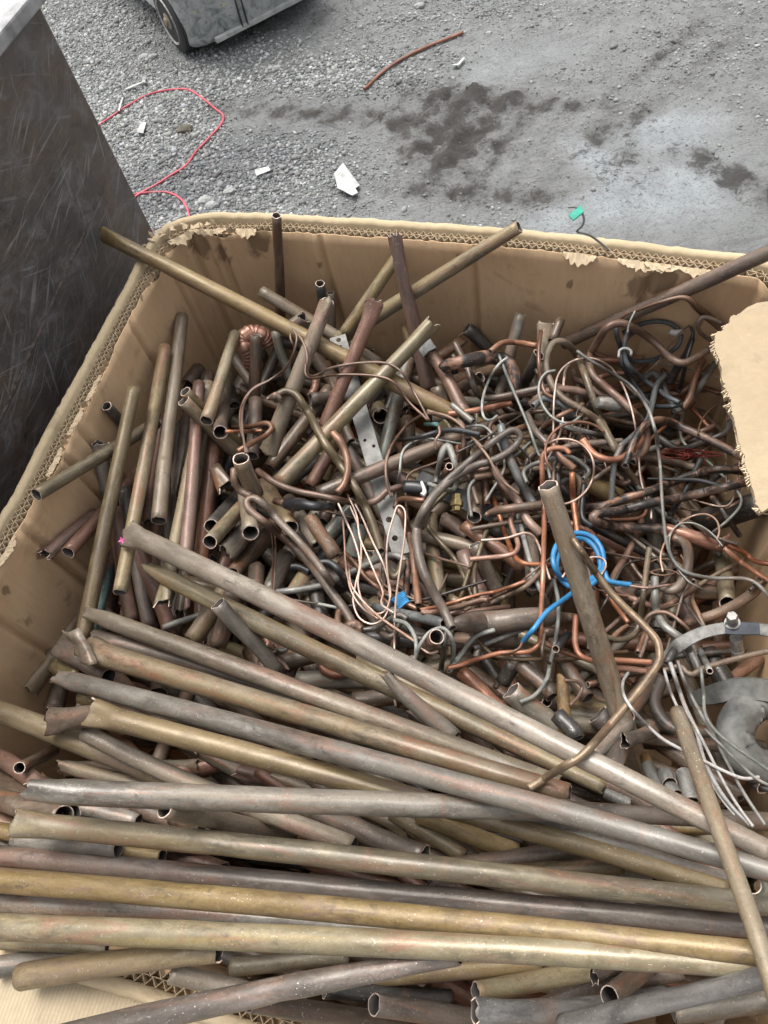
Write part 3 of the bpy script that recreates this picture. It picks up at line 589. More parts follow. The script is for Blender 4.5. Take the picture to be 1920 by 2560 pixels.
# ------------------------------------------------------------------ forklift at the far edge of the yard
def build_forklift():
    paint = N('worn_grey_green_paint'); o = paint.objc(); n1 = paint.noise(o, 7, 6, .7, .8); n2 = paint.noise(o, 34, 5, .7); n3 = paint.noise(paint.vscale(o, (30, 30, 6)), 1.0, 5, .65)
    c = paint.ramp(n1, [(.30, (.075, .095, .10)), (.42, (.19, .215, .215)), (.52, (.33, .345, .335)), (.75, (.44, .445, .43))]); c = paint.mix(paint.ramp(n2, [(.58, 0.0), (.66, .7)]), c, (.04, .04, .038))
    c = paint.mix(paint.ramp(n3, [(.6, 0.0), (.72, .6)]), c, (.40, .40, .38)); n4 = paint.noise(o, 16, 2, .5); c = paint.mix(paint.ramp(n4, [(.70, 0.0), (.73, .85)]), c, (.50, .46, .16))
    paint.l(c, paint.b.inputs['Base Color']); paint.b.inputs['Roughness'].default_value = .5; paint.bump(n2, .2, .003); pm_ = paint.m
    pale = simple('dusty_pale_paint', (.40, .405, .39), .6, 0, .3, 14); rub = simple('tyre_rubber', (.025, .025, .026), .7, 0, .4, 50); rimm = simple('dusty_wheel', (.33, .32, .30), .6, .1, .35, 40); dk = simple('dark_underside', (.03, .03, .03), .8)
    A = at(490, 130, .10) * np.array([1, 1, 0]); B = at(744, 0, .10) * np.array([1, 1, 0]); e = (B - A) / np.linalg.norm(B - A); s = np.array([-e[1], e[0], 0])         # e across the rear, s forward along its side
    root = empty('forklift', tuple(A + e * .55 + s * .9)); tag(root, 'weathered grey forklift with battered rear counterweight', 'forklift')
    up = np.array([0, 0, 1.0]); Wd = 1.12
    # counterweight: plan outline of the rear, rounded corners, undercut towards the ground
    def outline(g, z):                                        # g grows the outline outwards
        P = []; r = .20 + g
        for k in range(9):
            t = math.pi / 2 * k / 8; P.append((.14 - (.14 + g) * math.cos(t) * 1.0, .10 - (.10 + g) * math.sin(t)))
        for k in range(1, 8):
            x = .14 + (Wd - .28) * k / 8; P.append((x, -g - .055 * math.sin(math.pi * (x - .14) / (Wd - .28))))
        for k in range(9):
            t = math.pi / 2 * (1 - k / 8); P.append((Wd - .14 + (.14 + g) * math.cos(t), .10 - (.10 + g) * math.sin(t)))
        P += [(Wd + g, .34), (Wd * .5, .34), (-g, .34)]
        return [A + e * x + s * y + up * z for x, y in P]
    lv = [(-.030, .10), (-.004, .105), (.004, .13), (.016, .30), (.022, .48), (.016, .64), (-.01, .70), (-.012, .95), (-.05, 1.05)]
    R3 = [outline(g, z) for g, z in lv]; n = len(R3[0]); m = MB(); V = [p for r in R3 for p in r]
    F = [(i * n + j, i * n + (j + 1) % n, (i + 1) * n + (j + 1) % n, (i + 1) * n + j) for i in range(len(lv) - 1) for j in range(n)] + [tuple(range(n))[::-1], tuple((len(lv) - 1) * n + j for j in range(n))]
    m.add(V, F); m.build('counterweight', pm_, root, .006)
    # towing recess and pin, seam in the casting, pale lower lip
    m = MB(); m.box(A + e * .62 - s * .062 + up * .44, e * .13, s * .014, up * .10); m.build('tow_recess', dk, root, .004)
    m = MB(); m.box(A + e * .62 - s * .085 + up * .33, e * .15, s * .012, up * .012); m.build('recess_lip', pale, root, .003)
    m = MB(); m.lathe(A + e * .62 - s * .078 + up * .32, up, [(0, .014), (.2, .014), (.202, .03), (.222, .03)], 12); m.build('tow_pin', rimm, root)
    for x in (.395, .44):
        m = MB(); m.box(A + e * x - s * (.063) + up * .33, e * .004, s * .010, up * .19); m.build('casting_seam', dk, root)
    m = MB(); m.box(A + e * .56 - s * .052 + up * .135, e * .40, s * .018, up * .020); m.build('lower_lip', pale, root, .008)
    m = MB(); m.box(A + e * .93 - s * .03 + up * .45, e * .10, s * .03, up * .08); m.build('tail_lamp', simple('dusty_red_lens', (.25, .05, .04), .3), root, .01)
    # steer wheels tucked in at either side just ahead of the casting
    for x in (.035, Wd - .035):
        c = gnd(442, 120) * 0 + A + e * x + s * .30 + up * .235; ax = -e if x < .5 else e
        c = c - ax * .065 * 0
        m = MB(); m.lathe(c - ax * .075, ax, [(0, .15), (0, .215), (.012, .232), (.06, .235), (.11, .235), (.138, .228), (.150, .205), (.150, .165)], 40); w = m.build('wheel', rub, root, smooth=False)
        m = MB(); m.lathe(c + ax * .055, ax, [(0, .16), (.018, .166), (.030, .162), (.022, .15), (.004, .142), (-.012, .11), (-.006, .075), (.010, .07), (.012, .0651)], 36); m.build('rim', rimm, w)
        m = MB(); m.lathe(c + ax * .05, ax, [(0, .058), (.03, .056), (.034, .03), (.05, .028), (.052, .01)], 20); m.build('hub', simple('rusty_hub', (.25, .20, .15), .7), w)
        for k in range(6):
            t = k * math.pi / 3; p = c + ax * .05 + (s * math.cos(t) + up * math.sin(t)) * .085
            mm = MB(); mm.lathe(p, ax, [(0, .010), (.016, .010)], 6); mm.build('wheel_nut', rimm, w)
    # chassis side, step and bonnet
    for x, sg in ((-.012, -1), (Wd + .012, 1)):
        m = MB()
        prof = [(.62, .20), (2.3, .20), (2.3, .62), (1.5, .66), (.60, .72), (.10, .72), (.06, .52), (.16, .50), (.30, .535), (.46, .50), (.56, .38)]
        m.prism([A + e * x + s * a + up * b for a, b in prof], e * .03 * -sg); m.build('side_panel', pale, root, .006)
    m = MB(); m.box(A + e * Wd / 2 + s * 1.3 + up * .42, e * (Wd / 2 - .05), s * .93, up * .20); m.build('chassis', dk, root, .01)
    m = MB(); m.box(A + e * Wd / 2 + s * .85 + up * .86, e * (Wd / 2 - .10), s * .48, up * .14); m.build('bonnet', pm_, root, .04)
    for x in (.1, Wd - .1):
        for y, t in ((.45, .05), (1.7, -.05)):
            m = MB(); m.prism([A + e * (x + i) + s * (y + j) + up * .95 for i, j in ((-.025, -.025), (.025, -.025), (.025, .025), (-.025, .025))], up * 1.15 + s * t * 4); m.build('guard_post', dk, root)
    for k in range(6):
        m = MB(); m.box(A + e * Wd / 2 + s * (.65 + k * .17) + up * 2.12, e * (Wd / 2 - .07), s * .02, up * .015); m.build('guard_bar', dk, root)
build_forklift()

# ------------------------------------------------------------------ scrap: tubes laid in the order they lie on each other
VIEW = {0: (0, 0, 1.0), 1: (0, 0, .4822), 2: (800, 0, .6751), 3: (0, 500, .3858), 4: (560, 500, .3858), 5: (1120, 500, .4822), 6: (0, 1050, .3858), 7: (560, 1050, .3858), 8: (1160, 1050, .4581),
        11: (0, 1500, .4822), 12: (600, 1500, .4822), 13: (1300, 1450, .3737), 14: (0, 2000, .4219), 15: (600, 2000, .4219), 16: (1220, 2000, .4219)}
def px_of(pts):
    v = VIEW[0]; out = []
    for p in pts:
        if isinstance(p, int): v = VIEW[p]
        else: out.append((v[0] + p[0] * v[2], v[1] + p[1] * v[2]))
    return np.array(out, float)
def catmull(P, per):
    P = np.asarray(P, float); n = len(P)
    if n == 2: return P[0] + (P[1] - P[0]) * np.linspace(0, 1, per + 1)[:, None]
    Q = np.vstack([2 * P[0] - P[1], P, 2 * P[-1] - P[-2]]); out = []
    for i in range(n - 1):
        a, b, c, d = Q[i:i + 4]; k = max(2, int(per))
        # centripetal knots keep tight bends round
        t0 = 0; t1 = t0 + max(1e-6, np.linalg.norm((b - a)[:2])) ** .5; t2 = t1 + max(1e-6, np.linalg.norm((c - b)[:2])) ** .5; t3 = t2 + max(1e-6, np.linalg.norm((d - c)[:2])) ** .5
        for t in np.linspace(t1, t2, k, endpoint=False):
            A1 = (t1 - t) / (t1 - t0) * a + (t - t0) / (t1 - t0) * b; A2 = (t2 - t) / (t2 - t1) * b + (t - t1) / (t2 - t1) * c; A3 = (t3 - t) / (t3 - t2) * c + (t - t2) / (t3 - t2) * d
            B1 = (t2 - t) / (t2 - t0) * A1 + (t - t0) / (t2 - t0) * A2; B2 = (t3 - t) / (t3 - t1) * A2 + (t - t1) / (t3 - t1) * A3
            out.append((t2 - t) / (t2 - t1) * B1 + (t - t1) / (t2 - t1) * B2)
    out.append(P[-1]); return np.array(out)
def even(P, step):
    d = np.r_[0, np.cumsum(np.linalg.norm(np.diff(P[:, :2], axis=0), axis=1))]; n = max(2, int(math.ceil(d[-1] / step)) + 1); s = np.linspace(0, d[-1], n)
    return np.stack([np.interp(s, d, P[:, k]) for k in range(P.shape[1])], -1)
_ZY = [500, 700, 850, 1000, 1300, 1600, 1800, 2000, 2200, 2400, 2600]; _ZV = [-.20, -.215, -.235, -.245, -.24, -.20, -.15, -.095, -.055, -.05, -.05]
def zbase(px, py):
    z = np.interp(py, _ZY, _ZV)
    return z - .05 * sstep(1300, 1650, px) * (1 - sstep(1750, 2000, py)) * sstep(700, 900, py)
SAMP = [np.zeros((0, 4))]                   # px, py, depth, half width px of everything laid so far
def clearance(px, py, dep, hw):
    """depth each sample must not exceed so that it clears what already lies there"""
    A = np.concatenate(SAMP); lim = np.full(len(px), 99.0)
    if not len(A): return lim
    lo, hi = np.array([px.min(), py.min()]) - 80, np.array([px.max(), py.max()]) + 80
    A = A[(A[:, 0] > lo[0]) & (A[:, 0] < hi[0]) & (A[:, 1] > lo[1]) & (A[:, 1] < hi[1])]
    for i in range(0, len(px)):
        d2 = (A[:, 0] - px[i]) ** 2 + (A[:, 1] - py[i]) ** 2; s = A[:, 3] + hw[i]; k = d2 < (s * .86) ** 2
        if k.any():
            g = np.sqrt(np.maximum(s[k] ** 2 - d2[k], 0)) * A[k, 2] / F_PX * .93
            lim[i] = min(lim[i], (A[k, 2] - g).min())
    return lim
def solve(px, py, dep, hw, curved, cap=.16):
    d = ray(px, py); wall = wall_hit(d); rr = hw * dep / F_PX
    lim = clearance(px, py, dep, hw)
    zr = (CAM_H + d[:, 2] * wall) - RIM
    wl = np.where((wall < 90) & (zr < -.004), wall - rr / np.clip(np.linalg.norm(d[:, :2], axis=1), .3, 9) * 1.05 - .003, 99.0)
    # beyond the rim the tube must pass above the rim
    zp = CAM_H + d[:, 2] * dep
    lim = np.minimum(lim, np.where(dep > wall - .002, np.where(zr < -.004, wl, 99), 99)); lim = np.minimum(lim, wl)
    lim = np.maximum(lim, dep - cap)
    w, wn = 1 / dep, 1 / np.maximum(lim, .3); need = np.maximum(wn - w, 0); n = len(w)
    if need.max() <= 0: return dep
    if not curved:
        t = np.linspace(0, 1, n); best = None
        for d0 in np.linspace(need[0], need.max() * 1.6, 90):
            with np.errstate(divide='ignore', invalid='ignore'): d1 = np.max(np.where(t > .02, (need - (1 - t) * d0) / np.maximum(t, .02), 0))
            d1 = max(d1, need[-1], 0)
            if best is None or d0 + d1 < best[0]: best = (d0 + d1, d0, d1)
        return 1 / (w + (1 - t) * best[1] + t * best[2])
    k = 7; e = np.array([need[max(0, i - k):i + k + 1].max() for i in range(n)])
    ker = np.hanning(2 * k + 3)[1:-1]; ker /= ker.sum(); e = np.convolve(np.pad(e, k, 'edge'), ker, 'valid')
    return 1 / (w + e)
def frames(P, hint):
    n = len(P); T = np.gradient(P, axis=0); T /= np.maximum(np.linalg.norm(T, axis=1), 1e-9)[:, None]
    U = np.empty_like(P); u = hint - T[0] * (hint @ T[0])
    if np.linalg.norm(u) < 1e-4: u = np.cross(T[0], [.3, .5, .8])
    u /= np.linalg.norm(u)
    for i in range(n):
        u = u - T[i] * (u @ T[i]); u /= max(np.linalg.norm(u), 1e-9); U[i] = u
    return T, U, np.cross(T, U)
def tube_mesh(name, P, R, mat, ends='oo', sides=14, wall=.09, seed=0, rough=1.0, ribs=None, bore=True):
    """P centre line, R radius per point. ends: o open, p pinched flat, q half flattened, c crushed ragged, b bevel cut, s solid"""
    rr = np.random.default_rng(seed); n = len(P); S = np.r_[0, np.cumsum(np.linalg.norm(np.diff(P, axis=0), axis=1))]; L = S[-1]; r0 = float(np.mean(R))
    knocks = []
    # finer rings near worked ends
    ext = []
    for e, rev in ((ends[0], 0), (ends[1], 1)):
        if e in 'pqcbf' and n > 3:
            ks = np.array([.15, .3, .6, 1.0, 1.5, 2.2, 3.2, 4.5]) * r0; ks = ks[ks < L * .45]; ext += list(ks if not rev else L - ks)
    if ext:
        s2 = np.unique(np.r_[S, ext]); P = np.stack([np.interp(s2, S, P[:, k]) for k in range(3)], -1); R = np.interp(s2, S, R); S = s2; n = len(S)
    if rough >= 1 and not ribs and L > .22 and r0 > .008:      # knocks, flats and soldered collars
        for k_ in range(rr.integers(1, 4)):
            s0 = rr.uniform(.1, .9) * L; ext_ = np.linspace(s0 - 4 * r0, s0 + 4 * r0, 9); s2 = np.unique(np.r_[S, ext_[(ext_ > 0) & (ext_ < L)]]); P = np.stack([np.interp(s2, S, P[:, k]) for k in range(3)], -1); R = np.interp(s2, S, R); S = s2
            knocks.append((s0, rr.uniform(0, 6.28), rr.uniform(.03, .12), rr.uniform(1.2, 2.6) * r0))
        if rr.random() < .07:
            s0 = rr.uniform(.2, .8) * L; hw_ = 1.1 * r0; e_ = [s0 - hw_, s0 - hw_ + .0012, s0 + hw_ - .0012, s0 + hw_]; s2 = np.unique(np.r_[S, e_]); P = np.stack([np.interp(s2, S, P[:, k]) for k in range(3)], -1); R = np.interp(s2, S, R); S = s2
            R = R * (1 + .05 * ((S > s0 - hw_ + .0006) & (S < s0 + hw_ - .0006)))
        n = len(S)
    view = CAMP - P[0]; view /= np.linalg.norm(view)
    T, U, W = frames(P, view)
    th = np.arange(sides) / sides * 2 * math.pi; c, s = np.cos(th), np.sin(th)
    ph = rr.uniform(0, 6.28, 6)
    su, sw = np.ones(n), np.ones(n); tw = rr.uniform(-.5, .5)
    dent = 1 + rough * (.010 * np.sin(S[:, None] * 31 + ph[0] + 2 * th[None]) + .007 * np.sin(S[:, None] * 67 + ph[1] + 3 * th[None]))
    for s0, f0, a0, w0 in knocks: dent = dent * (1 - a0 * np.exp(-((S - s0) / w0) ** 2)[:, None] * (np.clip(np.cos(th - f0), 0, 1) ** 2)[None])
    shift = np.zeros((n, sides)); rag = np.zeros((n, sides))
    for e, rev in ((ends[0], 0), (ends[1], 1)):
        dd = (L - S) if rev else S; q = np.clip(1 - dd / (r0 * {'p': 3.4, 'q': 3.6, 'c': 4.0, 'f': 2.2}.get(e, 3.0)), 0, 1); q = q * q * (3 - 2 * q)
        sg = 1 if rev else -1
        if e == 'p': sw = sw * (1 - .36 * q); su = su * (1 - .05 * q); dent = dent * (1 + q[:, None] * (.16 * np.sin(3 * th + ph[2])[None] + .09 * np.sin(5 * th + ph[3])[None]))
        if e == 'f': su = su * (1 + .25 * q); sw = sw * (1 + .42 * q); dent = dent * (1 + q[:, None] * (.22 * np.sin(2 * th + ph[2])[None] + .16 * np.sin(5 * th + ph[3])[None]))
        if e == 'q': su = su * (1 - .42 * q); sw = sw * (1 + .20 * q)
        if e == 'c': su = su * (1 - .45 * q); sw = sw * (1 + .18 * q); dent = dent * (1 + q[:, None] * (.20 * np.sin(3 * th + ph[2])[None] + .11 * np.sin(5 * th + ph[3])[None]))
        last = np.zeros(n); last[-1 if rev else 0] = 1.0
        amp = {'c': .55, 'p': .6, 'q': .26, 'o': .08, 'b': .06, 'f': 1.3}.get(e, 0) * r0
        rag += last[:, None] * sg * amp * (.6 * np.sin(2 * th + ph[4]) + .5 * np.sin(5 * th + ph[5]) + rr.uniform(-.5, .5, sides))[None]
        if e == 'b':
            z = np.clip(1 - dd / (r0 * 4.5), 0, 1); shift += sg * (z[:, None]) * (-1.7 * r0) * (.5 + .5 * np.cos(th + 2.2))[None]
    a = tw * 1.2
    def shell(scale):
        x, y = scale * R[:, None] * dent * c[None], scale * R[:, None] * dent * s[None]
        if ribs: x, y = x * (1 + ribs[1] * np.abs(np.sin(S * math.pi / ribs[0])))[:, None], y * (1 + ribs[1] * np.abs(np.sin(S * math.pi / ribs[0])))[:, None]
        xr, yr = x * math.cos(a) + y * math.sin(a), -x * math.sin(a) + y * math.cos(a)
        xr, yr = xr * su[:, None], yr * sw[:, None]
        if scale < 1: xr, yr = xr - np.sign(xr) * 0, yr
        x, y = xr * math.cos(a) - yr * math.sin(a), xr * math.sin(a) + yr * math.cos(a)
        return P[:, None] + U[:, None] * x[..., None] + W[:, None] * y[..., None] + T[:, None] * (shift + rag)[..., None]
    V = shell(1.0).reshape(-1, 3); pt = np.stack([np.broadcast_to(c[None] * R[:, None], (n, sides)), np.broadcast_to(s[None] * R[:, None], (n, sides)), np.broadcast_to(S[:, None], (n, sides))], -1).reshape(-1, 3)
    i = np.arange(n - 1)[:, None] * sides; j = np.arange(sides)[None]; j2 = (j + 1) % sides
    Fq = np.stack([i + j, i + j2, i + sides + j2, i + sides + j], -1).reshape(-1, 4); mi = np.zeros(len(Fq), np.int32)
    Fs = [Fq]; sm = [np.ones(len(Fq), bool)]
    if bore and ends != 'ss':
        nb = n * sides; V = np.concatenate([V, shell(1 - wall).reshape(-1, 3)]); pt = np.concatenate([pt, pt * 1.0]); Fb = (Fq + nb)[:, ::-1]; Fs.append(Fb); mi = np.r_[mi, np.ones(len(Fb), np.int32)]; sm.append(np.ones(len(Fb), bool))
        j = np.arange(sides); j2 = (j + 1) % sides; o = (n - 1) * sides
        Fs += [np.stack([j2, j, j + nb, j2 + nb], -1), np.stack([o + j, o + j2, o + j2 + nb, o + j + nb], -1)]; mi = np.r_[mi, np.full(2 * sides, 2, np.int32)]; sm.append(np.zeros(2 * sides, bool))
        Fc = []
    else:
        j = np.arange(sides); o = (n - 1) * sides; Fc = [list(range(sides))[::-1], [o + k for k in range(sides)]]; mi = np.r_[mi, [2, 2]].astype(np.int32); sm.append(np.zeros(2, bool))
    Fall = np.concatenate(Fs); me = bpy.data.meshes.new(name); me.vertices.add(len(V)); me.vertices.foreach_set('co', V.astype(np.float32).ravel())
    loops = np.r_[Fall.ravel(), np.array(Fc, int).ravel()] if Fc else Fall.ravel()
    starts = np.r_[np.arange(len(Fall)) * 4, [len(Fall) * 4 + k * sides for k in range(len(Fc))]]
    me.loops.add(len(loops)); me.loops.foreach_set('vertex_index', loops.astype(np.int32)); me.polygons.add(len(starts)); me.polygons.foreach_set('loop_start', starts.astype(np.int32))
    for mt in (M[mat], M['bore'], M['lip'] if bore and ends != 'ss' else M[mat]): me.materials.append(mt)
    me.polygons.foreach_set('material_index', mi); me.polygons.foreach_set('use_smooth', np.concatenate(sm)); me.update(calc_edges=True)
    at_ = me.attributes.new('pt', 'FLOAT_VECTOR', 'POINT'); at_.data.foreach_set('vector', pt.astype(np.float32).ravel())
    o = bpy.data.objects.new(name, me); COL.objects.link(o); return o
NSEED = [100]; LAST = {}
GROUPS = {'pipe': 'straight copper pipes in the box', 'tube': 'bent tubes in the scrap', 'wire': 'loose wires in the scrap', 'cable': 'cables in the scrap'}
def lay(pts, w, mat, label, z=0.0, ends='oo', name='copper_pipe', cat='pipe', curved=None, per=10, ribs=None, cap=.16, sides=None, hole=True, parent=None, zc=None, force=False, bent=False):
    """one tube: pts in photograph pixels per view, w width in photograph pixels, z offset over the heap or (z0, z1) over the rim"""
    P = px_of(pts); straight = len(P) == 2
    if curved is None: curved = not straight
    long_ = not straight and w_min(w) >= 34 and name == 'copper_pipe' and not bent
    if long_:                                            # a long pipe only sags: one shallow bend through its measured points
        ch = np.r_[0, np.cumsum(np.linalg.norm(np.diff(P, axis=0), axis=1))]; ch /= ch[-1]; k_ = 2 if len(P) > 3 else 1; tt_ = np.linspace(0, 1, 80)
        Pq = np.stack([np.polyval(np.polyfit(ch, P[:, c_], k_), tt_) for c_ in (0, 1)], -1); Q = even(Pq, 16)
    else: Q = even(catmull(P, 24), (1.6 if ribs else 5) if curved and (ribs or w_min(w) < 26) else 12) if not straight else even(P, 18)
    n = len(Q); t = np.linspace(0, 1, n); x, y = Q[:, 0], Q[:, 1]
    ww = np.interp(t, np.linspace(0, 1, len(w)), w) if hasattr(w, '__len__') else np.full(n, float(w))
    if zc is not None: zz = np.interp(t, np.linspace(0, 1, len(zc)), zc); dep = depth_at(x, y, RIM + zz)
    elif hasattr(z, '__len__'):
        d0, d1 = depth_at(x[0], y[0], RIM + z[0]), depth_at(x[-1], y[-1], RIM + z[1]); dep = 1 / ((1 - t) / d0 + t / d1)
    else:
        zz = zbase(x, y) + z
        if straight or long_:
            d0, d1 = depth_at(x[0], y[0], RIM + zz[0]), depth_at(x[-1], y[-1], RIM + zz[-1]); dep = 1 / ((1 - t) / d0 + t / d1)
        else: dep = depth_at(x, y, RIM + zz)
    hw = ww / 2
    if not force and ribs: force = True; dep = dep
    if not force: dep = solve(x, y, dep, hw, not straight and not long_, cap)
    SAMP.append(np.stack([x, y, dep, hw], -1))
    P3 = CAMP + ray(x, y) * dep[:, None]; R = hw * dep / F_PX * .97
    NSEED[0] += 1; sd_ = NSEED[0]; rr = np.random.default_rng(sd_)
    if (straight or long_) and n > 5:                               # nothing here is perfectly straight
        s = np.linspace(0, math.pi, n); P3 = P3 + np.outer(np.sin(s) * rr.uniform(-.003, .003) + np.sin(2 * s) * rr.uniform(-.0018, .0018), _R * .6 + _U * .6)
    small = w_min(w) < 12
    sides = sides or (8 if small else (12 if w_min(w) < 24 else 16))
    if small and ends == 'oo': ends = 'ss'
    o = tube_mesh(name, P3, R, mat, ends, sides, .15 if w_min(w) < 30 else .12, sd_, .5 if small else 1.0, ribs, bore=hole and not small)
    if parent is None: tag(o, label, cat, GROUPS.get(cat))
    else: o.parent = parent
    LAST['P'], LAST['R'], LAST['o'] = P3, R, o
    return o
def w_min(w): return min(w) if hasattr(w, '__len__') else w
def tube(pts, w, mat, label, **k): return lay(pts, w, mat, label, **{**dict(name='bent_tube', cat='tube', curved=True), **k})
def wire(pts, w, mat, label, **k): return lay(pts, w, mat, label, **{**dict(name='wire', cat='wire', curved=True), **k})

# ------------------------------------------------------------------ the buried layers
def in_pile(px, py):
    p = at(px, py, RIM - .2)[:2]
    return all(True for _ in ()) and wall_hit(np.array([[p[0], p[1], 0.0]]))[0] > 1.015
FILL_MATS = ['brown', 'purple', 'red', 'olive', 'grey', 'tan', 'dark', 'brown', 'coppertube', 'purple']
def bury(count, zoff, spread, stuff, wr=(26, 46)):
    made = []; k = 0
    while len(made) < count and k < 8000:
        k += 1; cx, cy = random.uniform(20, 1900), random.uniform(760, 2520)
        if not in_pile(cx, cy): continue
        if cx < 560 and cy < 1600: a = math.radians(random.gauss(100, 16))
        elif cy > 1750: a = math.radians(random.gauss(18, 14))
        elif cx < 1150: a = math.radians(random.choice([random.gauss(118, 20), random.gauss(45, 18), random.gauss(20, 10)]))
        else: a = math.radians(random.uniform(0, 180))
        ln = random.uniform(110, 260) * (1.2 if cy > 1700 else .9); dx, dy = math.cos(a) * ln, math.sin(a) * ln
        p, q = (cx - dx, cy - dy), (cx + dx, cy + dy)
        if not (in_pile(*p) and in_pile(*q)): continue
        wd = random.uniform(*wr) * np.interp(cy, [800, 1700, 2500], [.85, 1.05, 1.3]); dz = zoff - random.random() * spread; mt = random.choice(FILL_MATS)
        if zoff > -.1 and cx > 1180 and cy < 1700: wd *= random.uniform(.38, .75)
        o = lay([p, q], wd, mt, None, z=dz, ends=random.choice(['oo', 'oq', 'cq', 'pc']), cap=.05, name='copper_pipe', parent=BURIED if stuff else None)
        made.append(o); LASTPX[o.name] = (cx, cy)
    return made
BURIED = None; LASTPX = {}
deep = bury(300, -.12, .2, False)
for o in deep:
    for k in ('category', 'label', 'group'):
        if k in o: del o[k]
# the lowest layer, seen only as shapes in the dark gaps, is one mass
def join_stuff(objs, name, label):
    dg = {}; mats = []; Vs, Fs, MI, PT, nv = [], [], [], [], 0
    for o in objs:
        me = o.data; co = np.empty(len(me.vertices) * 3, np.float32); me.vertices.foreach_get('co', co); Vs.append(co.reshape(-1, 3))
        a = np.empty(len(me.vertices) * 3, np.float32); me.attributes['pt'].data.foreach_get('vector', a); a = a.reshape(-1, 3).copy(); a[:, 2] += random.uniform(0, 40); PT.append(a)
        for p in me.polygons:
            Fs.append([v + nv for v in p.vertices]); mt = me.materials[p.material_index]
            if mt not in mats: mats.append(mt)
            MI.append(mats.index(mt))
        nv += len(co) // 3; bpy.data.objects.remove(o)
    o = mesh_obj(name, np.concatenate(Vs), Fs, mats, None, True, MI, {'pt': ('FLOAT_VECTOR', np.concatenate(PT))}); tag(o, label, None, kind='stuff'); return o
join_stuff(deep, 'buried_scrap', 'dark jumble of scrap copper deep in the box')
MARKS = [((520, 700), 'behind the ribbed coil'), ((330, 1150), 'under the upright row'), ((450, 1250), 'between the upright pipes'), ((250, 1450), 'beside the green crusted strip'), ((560, 1250), 'below the torn open pipe'), ((640, 1380), 'under the hairpin tube'), ((760, 1120), 'under the hooked olive tube'),
         ((900, 1200), 'under the metal strip'), ((860, 1450), 'under the bright wire loops'), ((700, 960), 'under the crossed pipes'), ((980, 950), 'behind the long ochre pipe'), ((1130, 900), 'behind the taped pipe'), ((1250, 930), 'under the burnt elbow'), ((1100, 1250), 'under the plate strip'), ((1080, 1400), 'beside the big double tube'),
         ((1200, 1500), 'above the fat cylinder'), ((1200, 1650), 'below the fat cylinder'), ((1330, 1150), 'behind the tall tan pipe'), ((1450, 1390), 'under the blue coil'), ((1480, 1000), 'under the mustard hairpin'), ((1620, 900), 'under the black cable coil'), ((1650, 1150), 'under the burnt tubes'), ((1720, 1420), 'beside the springy coil'), ((1800, 1250), 'under the torn flap'),
         ((1560, 1550), 'under the brass rod'), ((1700, 1650), 'under the silver clamp'), ((1850, 1800), 'behind the cast ring'), ((1480, 1850), 'near the threaded nipples'), ((1620, 1850), 'in the dark hollow'), ((700, 1650), 'above the biggest slanting pipe'), ((950, 1600), 'by the grey wires'), ((430, 1600), 'between the slanting pipes'), ((850, 2080), 'under the level grey pipe'),
         ((300, 1950), 'below the ochre purple pipe'), ((1300, 2150), 'in the gap under the slanting row'), ((1700, 2200), 'at the end of the slanting row'), ((900, 2480), 'under the crosswise pipe'), ((1450, 2500), 'below the round mouths'), ((300, 2350), 'over the folded flap'), ((1800, 2000), 'by the mottled pipe')]
TONE = {'brown': 'brown', 'purple': 'purplish brown', 'red': 'reddish', 'olive': 'olive', 'grey': 'grey', 'tan': 'tan', 'dark': 'blackish', 'coppertube': 'copper brown'}
for o in bury(95, -.05, .055, False):
    x, y = LASTPX[o.name]; mk = min(MARKS, key=lambda k: (k[0][0] - x) ** 2 + (k[0][1] - y) ** 2)[1]
    tag(o, 'half buried ' + TONE[o.data.materials[0].name] + ' pipe ' + mk, 'pipe', 'half buried pipes')

P = lay; T = tube; W = wire
# ---- back of the box
P([4, (340, 100), (366, 810)], (25, 27), 'brown', 'upright grey brown pipe standing tallest against the back wall', z=(.05, -.22), ends='oo')
P([4, (622, 540), (650, 760)], (24, 24), 'bluegrey', 'short blue grey tube standing against the back wall', z=(-.10, -.20))
P([4, (690, 600), (705, 860)], 20, 'grey', 'slim grey pipe just beside the blue grey tube', z=(-.14, -.22))
P([4, (238, 590), (1010, 1070)], (30, 36), 'tan', 'grey tan pipe with open end pointing to the back wall corner', z=(-.10, -.23))
P([4, (1165, 815), (1215, 960)], 26, 'ochre', 'short ochre pipe stub below the crossed pipes at the back', z=0)
P([5, (370, 138), 4, (740, 905)], (34, 40), 'olive', 'long olive pipe whose open end rises over the back rim', z=(.045, -.20))
P([4, (1132, 358), (780, 870)], (31, 34), 'olive', 'olive pipe with bright open end leaning on the reddish pipe at the back', z=(-.04, -.20))
P([4, (1100, 228), (1330, 1230)], (32, 42), 'red', 'reddish brown pipe leaning on the back wall with chipped top', z=(-.03, -.21), ends='co')
P([5, (1720, 245), (600, 745)], (42, 33), 'purple', 'long purple brown pipe leaving over the right back corner', z=(.03, -.20))
P([5, (95, 665), (225, 790)], 34, 'dark', 'short dark grey pipe in front of the back wall crease', z=-.02)
P([4, (1545, 905), (1380, 1030)], 27, 'brown', 'brown pipe stub with crushed tip near the back wall', z=0, ends='co')
P([5, (378, 592), (255, 1060)], (30, 28), 'grey', 'grey olive pipe standing beside the burnt elbow', z=(-.13, -.25))
P([5, (505, 640), (480, 1290)], (38, 36), 'tan', 'flat topped brownish grey tee pipe at the back', z=(-.12, -.26), ends='qo')
P([5, (585, 620), (540, 730)], 24, 'brown', 'small open branch beside the flat topped tee pipe', z=(-.115, -.14))
P([5, (0, 950), (320, 860)], 34, 'brown', 'brown pipe lying under the burnt elbow', z=-.03)
